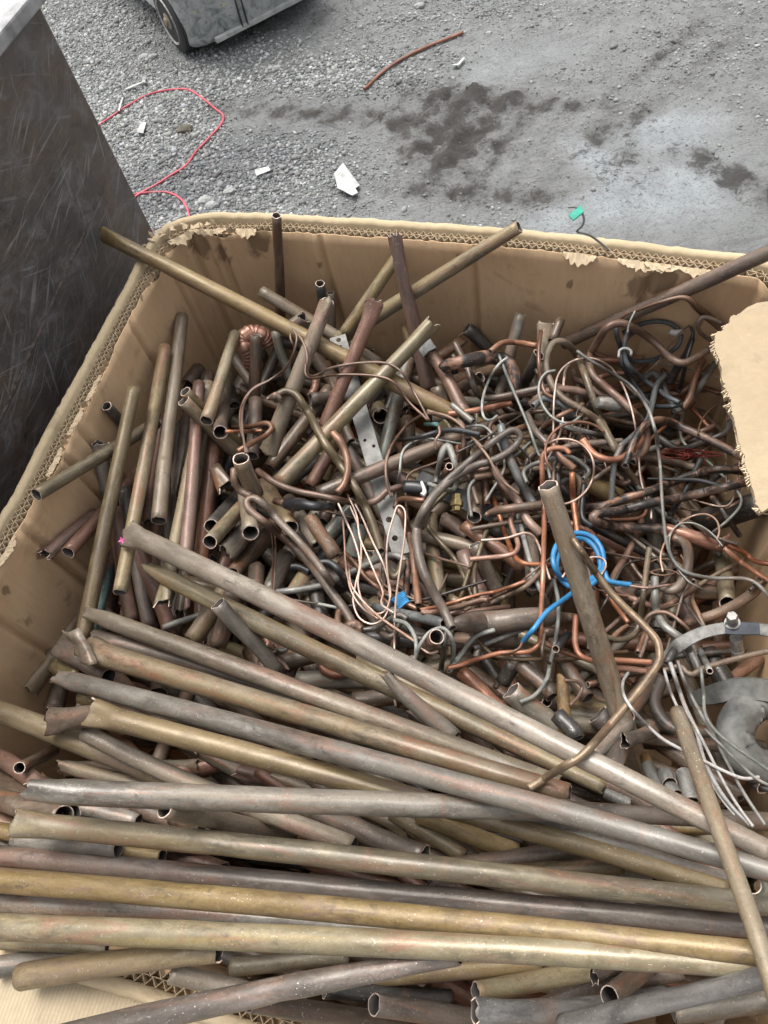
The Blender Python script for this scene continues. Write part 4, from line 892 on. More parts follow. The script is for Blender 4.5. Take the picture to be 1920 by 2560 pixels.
P([5, (360, 1010), (470, 800)], 30, 'dark', 'dark flattened pipe right of the burnt elbow', z=-.01, ends='qq')
P([5, (80, 1040), (250, 1060)], 30, 'olive', 'olive pipe lying across below the burnt elbow', z=-.02)
P([4, (60, 1010), (190, 1210)], 28, 'purple', 'purple brown pipe under the ribbed copper coil', z=-.02)
P([4, (20, 1180), (70, 1330)], 30, 'dark', 'dark pipe stub left of the ribbed copper coil', z=-.02)
T([4, (215, 1060), (185, 1080), (155, 1000), (120, 930), (140, 880), (190, 860), (250, 880), (290, 930)], (33, 37, 37), 'copper', 'shiny ribbed copper coil curled at the back', name='ribbed_coil', ribs=(.0085, .17), ends='ss', zc=(-.22, -.19, -.16, -.15, -.16, -.19), hole=False, sides=18)
T([4, (600, 1150), (590, 1220), (560, 1280)], 20, 'copper', 'end of a ribbed copper hose deep between the pipes', name='ribbed_coil', ribs=(.006, .2), ends='ss', z=-.03, hole=False)
# ---- pipes standing along the left wall
P([3, (690, 1335), (800, 1450)], 27, 'dark', 'dark open pipe end behind the ochre upright pipe', z=(-.15, -.2))
P([3, (1215, 1200), (1290, 1100)], 40, 'brown', 'broad brown pipe end leaning on the left wall corner', z=-.01)
P([6, (650, 150), (700, 480)], 38, 'grey', 'grey pipe standing in the gap at the left wall', z=(-.2, -.26), ends='qo')
P([6, (735, 60), (660, 150)], 30, 'brown', 'short brown stub behind the tan slanting pipe', z=-.03)
P([6, (290, 870), (610, 610)], (32, 34), 'red', 'red brown pipe pointing at the left wall with shiny broken tip', z=(-.16, -.2), ends='co')
P([6, (440, 858), (905, 340)], (36, 34), 'red', 'reddish pipe with white rubbed tip beside the left wall', z=(-.15, -.2), ends='oo')
P([6, (740, 560), (860, 1300)], 38, 'red', 'red pipe running down under the mottled olive pipe', z=-.02)
P([6, (800, 440), (970, 1340)], (34, 38), 'purple', 'purple pipe running down between two red pipes', z=-.02)
P([6, (880, 780), (1110, 1400)], 38, 'red', 'red brown pipe running under the big slanting tan pipe', z=-.03)
P([6, (700, 1240), (600, 1420)], 42, 'brown', 'brown stub beside the green crusted strip', z=-.01)
P([6, (720, 960), (590, 1420)], (26, 20), 'teal', 'green crusted flattened tube showing at the left wall', z=0, ends='pp')
for k_ in range(11):                                    # more of the tight upright bundle, half hidden behind the front ones
    x_ = 262 + k_ * 22 + random.uniform(-6, 6); y_ = 1010 + random.uniform(-60, 90) - max(0, 380 - x_) * -.5
    P([0, (x_ + 52 + random.uniform(-14, 14), y_), (x_ + random.uniform(-16, 16), 1580 + random.uniform(-90, 40))], random.uniform(30, 36), ['red', 'brown', 'purple', 'red', 'olive'][k_ % 5], ['reddish', 'brown', 'purplish', 'reddish', 'olive'][k_ % 5] + ' pipe packed behind the upright row at the left wall', z=-.075, ends='oc', cap=.04)
P([3, (1350, 1130), 6, (1180, 500)], 34, 'brown', 'brown pipe behind the two open ended pipes at the left', z=-.01)
P([3, (1350, 1190), 6, (1060, 1185)], (32, 37), 'olive', 'olive to red pipe with square torn opening at its lower end', z=(-.15, -.13), ends='oc')
P([3, (1290, 1190), 6, (1205, 880)], (31, 34), 'red', 'red pipe second from the right in the upright row', z=.05)
P([3, (1400, 1350), 6, (1300, 920)], (34, 38), 'red', 'red pipe with white scuffs at the right of the upright row', z=.06)
P([6, (1050, -20), (950, 655)], (27, 30), 'red', 'slim red pipe with crushed split end in the upright row', z=0, ends='oc')
P([6, (236, 484), (1010, 20)], (36, 32), 'olive', 'olive tan pipe with open end slanting towards the left wall', z=(-.06, -.20))
P([3, (1180, 755), 6, (1028, 652)], (32, 40), 'tan', 'tall tan pipe with rolled top in the upright row', z=(-.13, -.12))
P([3, (1070, 955), 6, (778, 1118)], (31, 37), 'olive', 'mottled olive pipe with flat top in the upright row', z=(-.14, -.10))
P([3, (870, 1218), 6, (540, 1410)], (34, 42), 'ochre', 'ochre pipe furthest left in the upright row', z=(-.07, -.15))
P([3, (1200, 1240), (1560, 1600)], 30, 'yellow', 'yellowish pipe lying under the tan one by the upright row', z=-.01)
P([3, (1190, 1300), (1560, 1660)], (34, 36), 'tan', 'tan olive pipe slanting under the two open ended pipes', z=0)
P([3, (1465, 1130), (1428, 1505)], (34, 38), 'brown', 'brown pipe with open end facing up, right of its yellow twin', z=(-.23, -.12))
P([3, (1522, 868), (1338, 1430)], (27, 35), 'yellow', 'yellow olive pipe with open end facing up behind the coil', z=(-.21, -.09))
P([6, (1395, 310), (1465, 432)], (34, 38), 'brown', 'short brown pipe with ragged open end left of the bent tubes', z=(-.2, -.16), ends='oc')
# ---- middle, lower layer
P([4, (205, 880), (195, 1330)], (30, 34), 'brown', 'brown pipe standing in front of the ribbed copper coil', z=0)
P([4, (205, 1300), (180, 1659)], 36, 'purple', 'pale purple pipe continuing below the brown one by the coil', z=0)
P([4, (335, 850), (430, 1180)], (24, 22), 'verd', 'small verdigris pipe with open rim beside the looped wires', z=(-.15, -.24))
P([4, (690, 1225), (400, 1590), 7, (300, 310)], 36, 'brown', 'grey brown pipe slanting behind the flat perforated strip', z=-.015, curved=False)
P([4, (870, 1280), (560, 1290)], 34, 'brown', 'brown pipe lying level behind the reddish taped pipe', z=-.03)
P([4, (1130, 1240), (1340, 1290)], 30, 'grey', 'grey pipe lying level beneath the ochre long pipe', z=-.02)
P([4, (1000, 1230), (900, 1340)], 40, 'dark', 'dark pipe under the crossing of ochre and olive pipes', z=-.02)
P([4, (1380, 1210), (1440, 1380)], 40, 'brown', 'brown stub with lipped top under the taped pipe', z=-.01)
P([4, (1480, 1250), (1660, 1150)], 30, 'brown', 'brown pipe behind the taped threaded pipe', z=-.02)
P([4, (1530, 1300), (1720, 1330)], 28, 'grey', 'grey pipe lying right of the taped threaded pipe', z=-.015)
P([4, (1190, 1420), (1210, 1640)], 36, 'brown', 'brown stub standing below the dark looped wire', z=-.01)
P([4, (1015, 1398), (985, 1330)], 42, 'olive', 'pipe end facing straight up with bright round rim', z=(-.20, -.30), force=True)
P([4, (1192, 1030), (1050, 1640), 7, (1000, 280)], (36, 34), 'verd', 'pale verdigris crusted pipe standing in the middle', z=(-.16, -.24), curved=False)
P([7, (630, 790), (860, 540)], 40, 'verd', 'pale green verdigris pipe under the copper wire loops', z=-.02)
P([7, (880, 680), (830, 880)], 38, 'verd', 'flat verdigris pipe end under the copper wire loops', z=-.02, ends='qq')
P([7, (360, 440), (620, 240)], 36, 'dark', 'dark pipe below the crossing olive pipe', z=-.015)
P([7, (560, 430), (680, 210)], 34, 'red', 'red brown pipe below the copper spur', z=-.015)
P([7, (640, 660), (760, 360)], 34, 'brown', 'brown pipe under the black taped joint', z=-.015)
P([6, (1370, 690), (1560, 480)], 40, 'dark', 'dark olive pipe in the gap beneath the thick collar pipe', z=-.03)
P([6, (1360, 790), (1570, 560)], 38, 'olive', 'dim olive pipe in the gap left of the collar pipe', z=-.02)
P([6, (1395, 905), (1490, 800)], 38, 'brown', 'open brown pipe end in the gap left of the collar pipe', z=-.015)
P([6, (1540, 740), (1420, 1010)], 40, 'red', 'red pipe sloping under the tan stub', z=-.01)
P([7, (60, 1000), (290, 740)], 44, 'brown', 'brown pipe below the long hairpin tube', z=-.02)
P([7, (290, 1120), (400, 880)], 44, 'grey', 'grey brown pipe beneath the hairpin tube', z=-.02)
P([7, (440, 1150), (540, 980)], 44, 'olive', 'dim olive pipe under the black cable stubs', z=-.02)
P([7, (200, 1100), (210, 960)], 42, 'brown', 'brown stub in the shadow over the big slanting pipe', z=-.02)
P([7, (580, 1060), (640, 1290)], 42, 'dark', 'dark pipe standing in the gap above the big slanting pipe', z=-.02)
P([7, (760, 920), (1200, 1100)], 38, 'red', 'red brown pipe lying under the copper wire loops', z=-.015)
P([7, (640, 1000), (780, 1040)], 34, 'purple', 'grey purple pipe stub under the wire loops', z=-.01)
P([7, (1540, 820), (1680, 1120)], 36, 'red', 'reddish pipe sloping right of the big curved double tube', z=-.02)
P([7, (1340, 620), (1395, 1160)], (36, 42), 'olive', 'olive pipe standing beyond the big curved double tube', z=-.02)
P([7, (1420, 640), (1590, 760)], 38, 'brown', 'dim brown pipe behind the fitting tube', z=-.03)
P([7, (1290, 750), (1740, 850), 8, (230, 735)], (36, 38), 'tan', 'tan pipe running under the joint of the copper brown tube', z=-.01, curved=False)
P([7, (420, 520), (610, 790)], (38, 42), 'tan', 'tan pipe with folded torn mouth in the middle', z=(-.21, -.15), ends='oc')
P([7, (560, 620), (720, 885)], (36, 40), 'brown', 'tan brown pipe with round open mouth beneath the torn one', z=(-.22, -.165))
P([7, (20, 850), (150, 700)], (42, 42), 'olive', 'olive tee stub with chipped end left of its open collar', z=(-.19, -.18), ends='co')
P([7, (140, 470), (172, 730)], (42, 44), 'tan', 'tan collared pipe whose round mouth looks down at us', z=(-.24, -.10))
P([7, (260, 420), (430, 700)], 44, 'tan', 'tan pipe running down from the open collar pipe', z=-.01)
P([7, (110, 250), (200, 480)], (44, 46), 'tan', 'tan pipe with torn open mouth rising through the bent copper tube', z=(-.05, -.20), ends='oo')
# ---- middle, upper layer of straight pieces
def flat_strip(label, top, bot, wpx, holes, mat, z, name='perforated_strip'):
    P2 = px_of([top[0], top[1]])[0], px_of([bot[0], bot[1]])[0]; Q = even(np.array(P2), 12); x, y = Q[:, 0], Q[:, 1]; t = np.linspace(0, 1, len(x))
    zz = zbase(x, y) + z; d0, d1 = depth_at(x[0], y[0], RIM + zz[0]), depth_at(x[-1], y[-1], RIM + zz[-1]); dep = 1 / ((1 - t) / d0 + t / d1)
    dep = solve(x, y, dep, np.full(len(x), wpx * .3), False); SAMP.append(np.stack([x, y, dep, np.full(len(x), wpx * .4)], -1))
    a, b = CAMP + ray(x[0], y[0]) * dep[0], CAMP + ray(x[-1], y[-1]) * dep[-1]; ax = (b - a) / np.linalg.norm(b - a); vv = CAMP - (a + b) / 2; vv /= np.linalg.norm(vv); sd_ = np.cross(ax, vv); sd_ /= np.linalg.norm(sd_); nn = np.cross(sd_, ax)
    hw = wpx / 2 * dep.mean() / F_PX; L = np.linalg.norm(b - a)
    # plate cut round its holes: strips of quads between hole stations
    st = sorted([(h[0] * L, h[1] * hw, h[2] * hw) for h in holes]); bm = bmesh.new()
    def pt_(s, c, d): return tuple(a + ax * s + sd_ * c + nn * (d + .003 * math.sin(s * 14)))
    cuts = [0.0]; 
    for s, c, r in st: cuts += [s - r * 1.5, s + r * 1.5]
    cuts.append(L)
    def quad(p): 
        return bm.faces.new([bm.verts.new(q) for q in p])
    prev = 0.0; k = 0
    while k < len(cuts) - 1:
        s0, s1 = cuts[k], cuts[k + 1]
        if k % 2 == 0:
            m_ = max(1, int((s1 - s0) / .03))
            for i in range(m_):
                u0, u1 = s0 + (s1 - s0) * i / m_, s0 + (s1 - s0) * (i + 1) / m_; quad([pt_(u0, -hw, 0), pt_(u0, hw, 0), pt_(u1, hw, 0), pt_(u1, -hw, 0)])
        else:
            s, c, r = st[k // 2]; nh = 16; sm_ = (s0 + s1) / 2; hs = (s1 - s0) / 2
            circ = [(sm_ + r * math.cos(2 * math.pi * i / nh), c + r * math.sin(2 * math.pi * i / nh)) for i in range(nh)]; outr = []
            for i in range(nh):
                t_ = 2 * math.pi * i / nh; cx, cy = math.cos(t_), math.sin(t_); g = max(abs(cx), abs(cy)); ex, ey = cx / g, cy / g
                outr.append((sm_ + ex * hs, (hw - c) * ey + c if ey > 0 else (hw + c) * ey + c))
            for i in range(nh):
                j = (i + 1) % nh; quad([pt_(*circ[i], 0), pt_(*outr[i], 0), pt_(*outr[j], 0), pt_(*circ[j], 0)])
        k += 1
    bmesh.ops.remove_doubles(bm, verts=bm.verts, dist=1e-5)
    g = bmesh.ops.extrude_face_region(bm, geom=list(bm.faces)); bmesh.ops.translate(bm, verts=[q for q in g['geom'] if isinstance(q, bmesh.types.BMVert)], vec=tuple(-nn * .003)); bmesh.ops.recalc_face_normals(bm, faces=bm.faces)
    me = bpy.data.meshes.new(name); bm.to_mesh(me); bm.free(); me.materials.append(mat); o = bpy.data.objects.new(name, me); COL.objects.link(o); return tag(o, label, 'strip')
zinc = simple('dirty_galvanised', (.20, .195, .18), .6, .1, .35, 60, .3); blk = simple('black_flaked_plate', (.075, .077, .078), .55, .1, .7, 45, .4)
flat_strip('flat grey metal strip with punched holes running down the middle', (4, (735, 882)), (7, (1150, 870)), 43, [(.02, 0, .30), (.055, 0, .22), (.50, .35, .2), (.535, -.45, .2), (.76, .15, .16), (.85, .25, .34), (.93, .2, .34)], zinc, .02)
flat_strip('dark flaking plate strip with bolt holes under the tubes', (7, (1250, 375)), (8, (350, 600)), 44, [(.2, .2, .22), (.5, 0, .24), (.8, -.2, .2)], blk, -.005, 'plate_strip')
P([4, (520, 775), (400, 850)], (38, 36), 'tan', 'pipe with squashed bright mouth beside the looped wires', z=(-.13, -.17), ends='co')
P([3, (665, 222), 8, (850, 430)], (37, 50), 'ochre', 'very long ochre pipe lying over the left rim into the heap', z=(.045, -.25), ends='qo')
P([4, (672, 655), (285, 1640)], (36, 46), 'tan', 'tan pipe with broken top crossing the ochre long pipe', z=(-.10, -.18), ends='cq')
P([4, (980, 660), (655, 1470)], (36, 38), 'red', 'copper red pipe with white tape mark crossing the metal strip', z=(-.09, -.18), ends='co')
P([4, (1352, 800), 7, (360, 410)], (38, 46), 'yellow', 'olive yellow pipe crossing in front of the red one', z=(-.08, -.15), ends='co')
P([7, (610, 480), (1720, 30)], (40, 34), 'brown', 'long brown pipe lying across the middle beneath the wires', z=-.0)
P([4, (1335, 985), (1590, 1430)], (32, 36), 'coppertube', 'copper pipe with white thread tape round its tip', z=(-.13, -.20))
T([4, (1292, 925), (1305, 945), (1320, 970), (1335, 990)], (39, 41), 'tape', 'white thread tape wound on a copper pipe end', name='tape_wrap', cat='tape', ribs=(.0042, .05), ends='oo', zc=(-.115, -.12, -.125), force=True)
T([4, (1420, 1092), 5, (0, 855), (120, 828), (215, 815), (300, 835), (338, 900), (345, 980), (315, 1080)], (33, 36, 38, 36), 'burnt', 'scorched copper elbow with blackened bend at the back', zc=(-.2, -.165, -.15, -.15, -.17, -.24), hole=True)
# ---- right hand tangle
P([8, (0, 570), (330, 820)], (36, 36), 'coppertube', 'copper brown tube with soldered joint in the middle right', z=0)
P([8, (100, 200), (55, 530)], (34, 38), 'brown', 'brown pipe with grey capped end beside the brass nut', z=-.01)
P([8, (160, 600), (330, 660)], 36, 'dark', 'dark open pipe end below the plate strip', z=-.02)
P([8, (0, 720), (120, 1030)], 40, 'red', 'dim red pipe sloping in the gap left of the blue coil', z=-.03)
P([8, (60, 680), (200, 960)], 38, 'purple', 'dim purple pipe in the gap left of the blue coil', z=-.03)
P([8, (355, 620), (380, 900)], 40, 'purple', 'purple pipe standing behind the thin red copper tube', z=-.02)
P([8, (1290, 560), (1640, 450)], 66, 'dark', 'broad dark pipe lying by the right wall', z=-.03)
P([8, (1200, 830), (1235, 1110)], (44, 46), 'red', 'red brown pipe standing upright by the right wall', z=-.01)
P([8, (1250, 920), (1420, 960)], 42, 'brown', 'flattened brown loop end near the right wall', z=0, ends='qp')
P([8, (1100, 900), (1150, 1080)], 36, 'olive', 'olive pipe in shadow left of the upright red one', z=-.02)
P([8, (1400, 700), (1440, 1000)], 42, 'olive', 'dim olive pipe standing at the right wall', z=-.03)
P([8, (1215, 1110), (1420, 1040), (1580, 940), (1625, 880)], 27, 'brown', 'dark brown bent pipe rising at the right wall', z=0, curved=True)
P([8, (670, 800), (860, 1000)], 44, 'purple', 'purple scrap pipe behind the blue coil', z=-.02, ends='oc')
P([8, (790, 960), (920, 930)], 36, 'purple', 'short crumpled purple pipe at the blue sleeve tip', z=.0, ends='cc')
P([8, (540, 1160), (430, 1160)], 26, 'coppertube', 'short burnt elbow stub right of the thin red tube', z=0)
P([8, (240, 1180), (420, 1420), 12, (1600, 490)], (38, 40), 'purple', 'brown pipe with open bright rim near the grey wires', z=0, curved=False, ends='co')
P([12, (100, 350), (300, 310), (430, 270)], 44, 'brown', 'dull brown pipe above the big slanting pipe', z=-.03, curved=False)
P([12, (300, 415), (790, 415)], 46, 'grey', 'grey olive pipe lying level under the big slanting pipe', z=-.02)
P([12, (590, 520), (860, 490)], 44, 'brown', 'brown pipe lying level under the pointed grey pipe', z=-.02)
P([12, (630, 190), (1000, 230)], 40, 'dark', 'dark pipe beneath the white insulated wires', z=-.03)
P([12, (980, 220), (1440, 200)], 44, 'purple', 'purple brown pipe below the large cylinder', z=-.02)
P([12, (950, 370), (1200, 300)], 44, 'olive', 'olive pipe behind the fan of grey wires', z=-.02)
P([12, (1420, 330), (1360, 430)], 40, 'dark', 'dark pipe stub under the bluish torn pipe', z=-.02)
P([12, (1020, 190), (960, 230)], 40, 'coppertube', 'small open copper ring end by the grey wires', z=(0, -.06), force=True)
P([12, (1100, 420), (1190, 700)], 42, 'dark', 'dark pipe standing in the gap by the copper pipe', z=-.03)
P([12, (1150, 375), (1380, 590)], 38, 'copper', 'warm shiny copper pipe sloping into the dark gap', z=-.01)
P([12, (1145, 640), (1290, 800)], 44, 'brown', 'brown pipe dropping under the big slanting pipe', z=-.015)
P([12, (1430, 580), (1400, 830)], 40, 'red', 'reddish pipe dropping in the gap right of the brown one', z=-.03)
P([13, (0, 560), (220, 780)], 40, 'brown', 'brown pipe sloping down towards the rusty cut pipe', z=-.02)
P([12, (1405, 470), (1650, 690)], (56, 62), 'grey', 'large dark grey pipe with wide open flange', z=-.0, ends='oo')
P([13, (180, 815), (260, 900)], 27, 'brown', 'small pipe stub with bright white cut rim', z=(-.19, -.26), force=True)
P([13, (255, 470), (455, 790)], (36, 40), 'purple', 'purple brown pipe with oval mouth pointing down', z=0)
P([13, (280, 640), (325, 1130)], (28, 40), 'rust', 'rusty ochre pipe with slanting pointed cut', z=(-.16, -.20), ends='bo')
P([13, (520, 900), (620, 1000)], 60, 'dark', 'broad dark pipe behind the tall tan pipe', z=-.04)
P([13, (700, 900), (900, 640)], (52, 44), 'purple', 'purple pipe crossing behind the bent brass rod', z=-.02)
P([13, (950, 660), (900, 820), (970, 950), (1060, 1010)], 32, 'dark', 'dark bent pipe in the hollow right of the brass rod', z=-.02, curved=True, bent=True)
P([13, (480, 1180), (720, 960)], 44, 'grey', 'grey brown pipe crossing under the tall tan pipe', z=-.02)
P([13, (600, 1260), (690, 1110)], 44, 'purple', 'torn purple pipe mouth at the foot of the tall tan pipe', z=-.0, ends='co')
P([13, (380, 1060), (250, 900)], 44, 'dark', 'dark pipe behind the rusty cut pipe', z=-.03)
P([13, (1230, 650), (1130, 380)], 46, 'brown', 'brown pipe in the shadow under the silver clamp', z=-.04)
P([13, (1370, 700), (1600, 520)], 32, 'coppertube', 'copper brown tube in the shadow under the clamp bolt', z=-.03)
P([13, (1250, 480), (1420, 760)], 50, 'dark', 'dark pipe in the hollow under the silver clamp', z=-.06)
P([13, (900, 1000), (700, 1080)], 36, 'purple', 'crumpled purple scrap pipe in the dark hollow', z=-.02, ends='cc')
# threaded nipples in the dark hollow
def nipple(p0, p1, wd, mat, label, ribs, zz=-.03):
    return T([13, p0, ((p0[0] + p1[0]) / 2, (p0[1] + p1[1]) / 2), p1], wd, mat, label, name='threaded_nipple', cat='fitting', z=zz, ribs=(ribs, .09), ends='oo', sides=18)
nipple((835, 1180), (880, 1300), 27, 'brass', 'small open brass nipple behind the ridged fittings', .004)
nipple((850, 1240), (950, 1440), 30, 'greytube', 'grey ridged nipple with clamp band in the dark hollow', .004)
nipple((1090, 1290), (1150, 1480), 36, 'greytube', 'grey threaded nipple with rust brown mouth', .0038)
nipple((970, 1290), (1000, 1360), 38, 'greytube', 'short grey collar with round open mouth facing up', .02, -.02)
nipple((1000, 1380), (1040, 1440), 36, 'greytube', 'stubby open fitting below the round collar', .02)
nipple((1045, 1465), (1000, 1540), 36, 'greytube', 'open grey fitting lowest in the hollow', .02)
nipple((570, 1425), (740, 1500), 27, 'greytube', 'pale ridged hose end under the big slanting pipe', .0042, .0)
# the mat of thin bent tube and wire that fills the right half
TM = {'coppertube': 'copper brown', 'brown': 'brown', 'greytube': 'grey', 'copper': 'bright copper', 'dark': 'blackish', 'mustard': 'olive brown', 'burnt': 'scorched', 'wirebrown': 'brown', 'wiregrey': 'grey', 'wirecu': 'pale copper', 'bluegrey': 'bluish grey'}
def strand(kind, i):
    rr = random.Random(900 + i + (500 if kind == 'wire' else 0))
    x, y = rr.uniform(1150, 1870), rr.uniform(880, 1680)
    if i % 6 == 0: x, y = rr.uniform(1000, 1250), rr.uniform(1230, 1660)
    a = rr.uniform(0, 6.28); cor = [(x, y)]; k = 0
    for k in range(rr.randint(2, 4)):
        st = rr.uniform(90, 220); x += st * math.cos(a); y += st * .85 * math.sin(a)
        if not (in_pile(x, y) and x < 1895 and 800 < y < 1730): break
        cor.append((x, y)); a += rr.choice([-1, 1]) * (rr.uniform(.1, .4) if rr.random() < .45 else rr.uniform(.8, 1.7))
    if len(cor) < 2: return
    pts = [cor[0]]
    for q0, q1, q2 in zip(cor, cor[1:], cor[2:]):      # straight runs joined by tight elbows
        for o_, s_ in ((q0, 1), (q2, 2)):
            v = np.array(o_) - np.array(q1); l_ = np.linalg.norm(v); pts.append(tuple(np.array(q1) + v / l_ * min(15, l_ * .4)))
    m_ = (np.array(pts[-1]) + np.array(cor[-1])) / 2 + np.array([rr.uniform(-5, 5), rr.uniform(-5, 5)]); pts += [tuple(m_), cor[-1]]
    if len(pts) < 3: return
    mt = rr.choice(['coppertube', 'brown', 'greytube', 'copper', 'dark', 'coppertube', 'burnt', 'mustard', 'brown', 'brown'] if kind == 'tube' else ['wirebrown', 'wiregrey', 'wirecu', 'wirebrown', 'wirebrown', 'dark'])
    wd = rr.uniform(9, 18) if kind == 'tube' else rr.uniform(3.5, 7.5); mx, my = pts[len(pts) // 2]
    mk = min(MARKS, key=lambda k: (k[0][0] - mx) ** 2 + (k[0][1] - my) ** 2)[1]; tone = TM.get(mt, 'pale')
    (T if kind == 'tube' else W)([0] + pts, wd, mt, ('thin ' if kind == 'wire' else '') + tone + (' tube' if kind == 'tube' else ' wire') + rr.choice([' bent ', ' curling ', ' kinked ', ' lying ']) + mk, z=rr.uniform(-.03, .012))
for i in range(50): strand('tube', i)
for i in range(24): strand('wire', i)
# ---- bent tubes and wires of the tangle, from the bottom up
T([8, (520, 25), (640, 60), (745, 85)], 15, 'silver', 'pale bluish slim tube lying in the tangle', z=0, ends='oo')
T([8, (900, 190), (1100, 220), (1310, 275)], 21, 'brown', 'brown tube lying level behind the burnt tubes', z=-.01)
T([8, (440, 90), (560, 170), (700, 120), (860, 125)], 14, 'brown', 'brown arched tube above the hooked grey tubes', z=0)
T([8, (640, 390), (700, 330), (800, 260)], 12, 'brown', 'slim brown tube slanting beside the burnt tubes', z=0)
T([8, (200, 30), (230, 160), (300, 320), (390, 480)], (22, 24), 'bluegrey', 'bluish grey tube dropping from the burnt elbow', z=0)
T([8, (150, 240), (200, 330), (290, 440), (350, 550), (420, 620)], (20, 24), 'coppertube', 'copper brown tube curving down behind the tall tan pipe', z=0)
T([8, (140, 1000), (320, 920), (420, 830)], 13, 'mustard', 'slim olive tube slanting towards the thin red tube', z=-.01)
T([5, (430, 1060), (520, 990), (650, 985), (760, 1020)], 20, 'coppertube', 'brown tube arching under the mustard hairpin', z=0)
T([5, (440, 1070), (500, 1030), (570, 1050), (660, 1110)], 18, 'bluegrey', 'dark bluish tube behind the mustard hairpin', z=0)
T([5, (0, 1110), (150, 1090), (230, 1075), (330, 1050)], 16, 'copper', 'reddish copper tube lying below the burnt elbow', z=0)
T([5, (20, 1060), (80, 1110), (130, 1150)], 18, 'grey', 'grey chipped tube end below the burnt elbow', z=.005)
T([5, (220, 785), (280, 742), (350, 738), (460, 755)], 15, 'coppertube', 'copper tube arching from the burnt elbow to the tee pipe', z=.03)
T([5, (1010, 935), (1060, 900), (1110, 940), (1130, 1000), (1180, 1080)], 17, 'greytube', 'grey tube hooked behind the black cable coil', z=0)
T([5, (650, 890), (660, 930), (720, 950), (760, 990), (830, 1030)], 17, 'coppertube', 'reddish tube kinked behind the brown serpentine tube', z=0)
T([5, (700, 820), (780, 825), (880, 830), (1010, 820)], 14, 'copper', 'pinkish copper tube lying behind the black coil', z=0)
T([5, (730, 940), (860, 900), (960, 890), (1030, 850)], 14, 'copper', 'copper tube with bright flat end behind the coil', z=.005)
T([5, (1385, 845), (1310, 960), (1230, 1070), (1160, 1105)], 17, 'greytube', 'grey brown tube dropping from the serpentine to the tangle', z=.01)
T([5, (1320, 830), (1280, 930), (1250, 1030), (1215, 1080)], 16, 'coppertube', 'brown grey tube just beside the dropping grey one', z=.01)
T([5, (1090, 1230), (1200, 1290), (1330, 1250), (1440, 1200), (1470, 1130)], 17, 'dark', 'dark tube curving up by the torn flap', z=0)
T([5, (590, 1290), (640, 1270), (780, 1260), (900, 1250)], 16, 'purple', 'purple tube lying level behind the hooked copper tube', z=0)
T([5, (490, 1180), (560, 1130), (640, 1090), (700, 1060)], 13, 'coppertube', 'brown tube slanting up under the mustard hairpin', z=.01)
T([5, (410, 1110), (450, 1190), (520, 1270)], 16, 'purple', 'purple brown tube slanting below the flat wire', z=.005)
# black cable coil with its tie
T([5, (905, 690), (960, 660), (1050, 632), (1150, 640), (1205, 690), (1195, 750), (1130, 800), (1030, 835), (940, 825), (910, 780), (925, 720), (985, 670)], 12, 'cable', 'black cable coil held by a white tie', name='cable_coil', cat='cable', z=.05, sides=10)
T([5, (870, 640), (875, 700), (900, 780), (905, 850), (940, 910), (1000, 1000), (1050, 1060), (1140, 1070), (1215, 1060)], 13, 'cable', 'black cable running down from the tied coil', name='cable', cat='cable', z=.045, sides=10)
T([5, (940, 650), (915, 750), (925, 840), (990, 910), (1070, 970), (1140, 1020), (1200, 1050)], 13, 'cable', 'second black cable beside the first below the tie', name='cable', cat='cable', z=.05, sides=10)
T([5, (885, 815), (890, 780), (920, 768), (950, 785), (948, 805)], (7, 7), 'tape', 'white plastic tie round the black cable coil', name='cable_tie', cat='cable tie', z=.075, ends='ss')
T([5, (1150, 680), (1180, 690), (1220, 678)], (14, 18, 10), 'tape', 'scrap of white tape on the black cable coil', name='tape_scrap', cat='tape', z=.075, ends='ss')
T([5, (1255, 655), (1270, 690), (1255, 740), (1235, 800), (1190, 870), (1150, 950)], (7, 14, 22, 18), 'black', 'charred black cable with frayed top by the coil', name='cable', cat='cable', z=.03, ends='ss')
T([5, (1270, 720), (1245, 800), (1215, 930), (1195, 1000)], 11, 'black', 'thin charred cable hanging right of the coil', name='cable', cat='cable', z=.02, ends='ss')
W([5, (1250, 650), (1180, 710), (1130, 780), (1080, 850), (1020, 900)], 4, 'wirebrown', 'thin brown wire crossing the black cable coil', z=.07)
# hairpins
T([5, (482, 680), (470, 780), (480, 920), (505, 1000), (560, 1030)], 11, 'coppertube', 'slim red brown tube standing before the tee pipe', z=.03)
T([5, (910, 1330), (850, 1250), (790, 1130), (745, 1010), (700, 880), (650, 780), (600, 735), (550, 740), (515, 800), (508, 870), (540, 960), (600, 1030), (700, 1090), (780, 1150), (870, 1300), 8, (880, 260), (950, 350)], 18, 'mustard', 'mustard brown hairpin tube with crusted bend', z=.025, per=12)
T([5, (775, 1050), (830, 1055), (900, 1075)], (30, 36, 28), 'greytube', 'lump of grey insulation stuck on the tubes', name='insulation_lump', cat='insulation', z=.04, ends='ss')
for k in range(14):
    a = random.uniform(0, 6.28); x, y = 680 + random.uniform(-30, 30), 1140 + random.uniform(-40, 40)
    if k == 0: fz = empty('fibre_tuft', tuple(at(1450, 1050, RIM - .19))); tag(fz, 'tuft of grey fibre caught on the mustard hairpin', 'fibre')
    oo = W([5, (x, y), (x + 22 * math.cos(a), y + 30 * math.sin(a)), (x + 40 * math.cos(a + .6), y + 55 * math.sin(a + .5))], 2.2, 'mustard', None, z=.06, parent=fz, name='fibre'); oo.matrix_parent_inverse = Matrix.Translation(fz.location).inverted()
W([5, (262, 800), (310, 920), (370, 1060), (420, 1180), (480, 1330), 8, (440, 200), (470, 320)], 8, 'wiregrey', 'thin flat tan strip falling in front of the burnt elbow', z=.05)
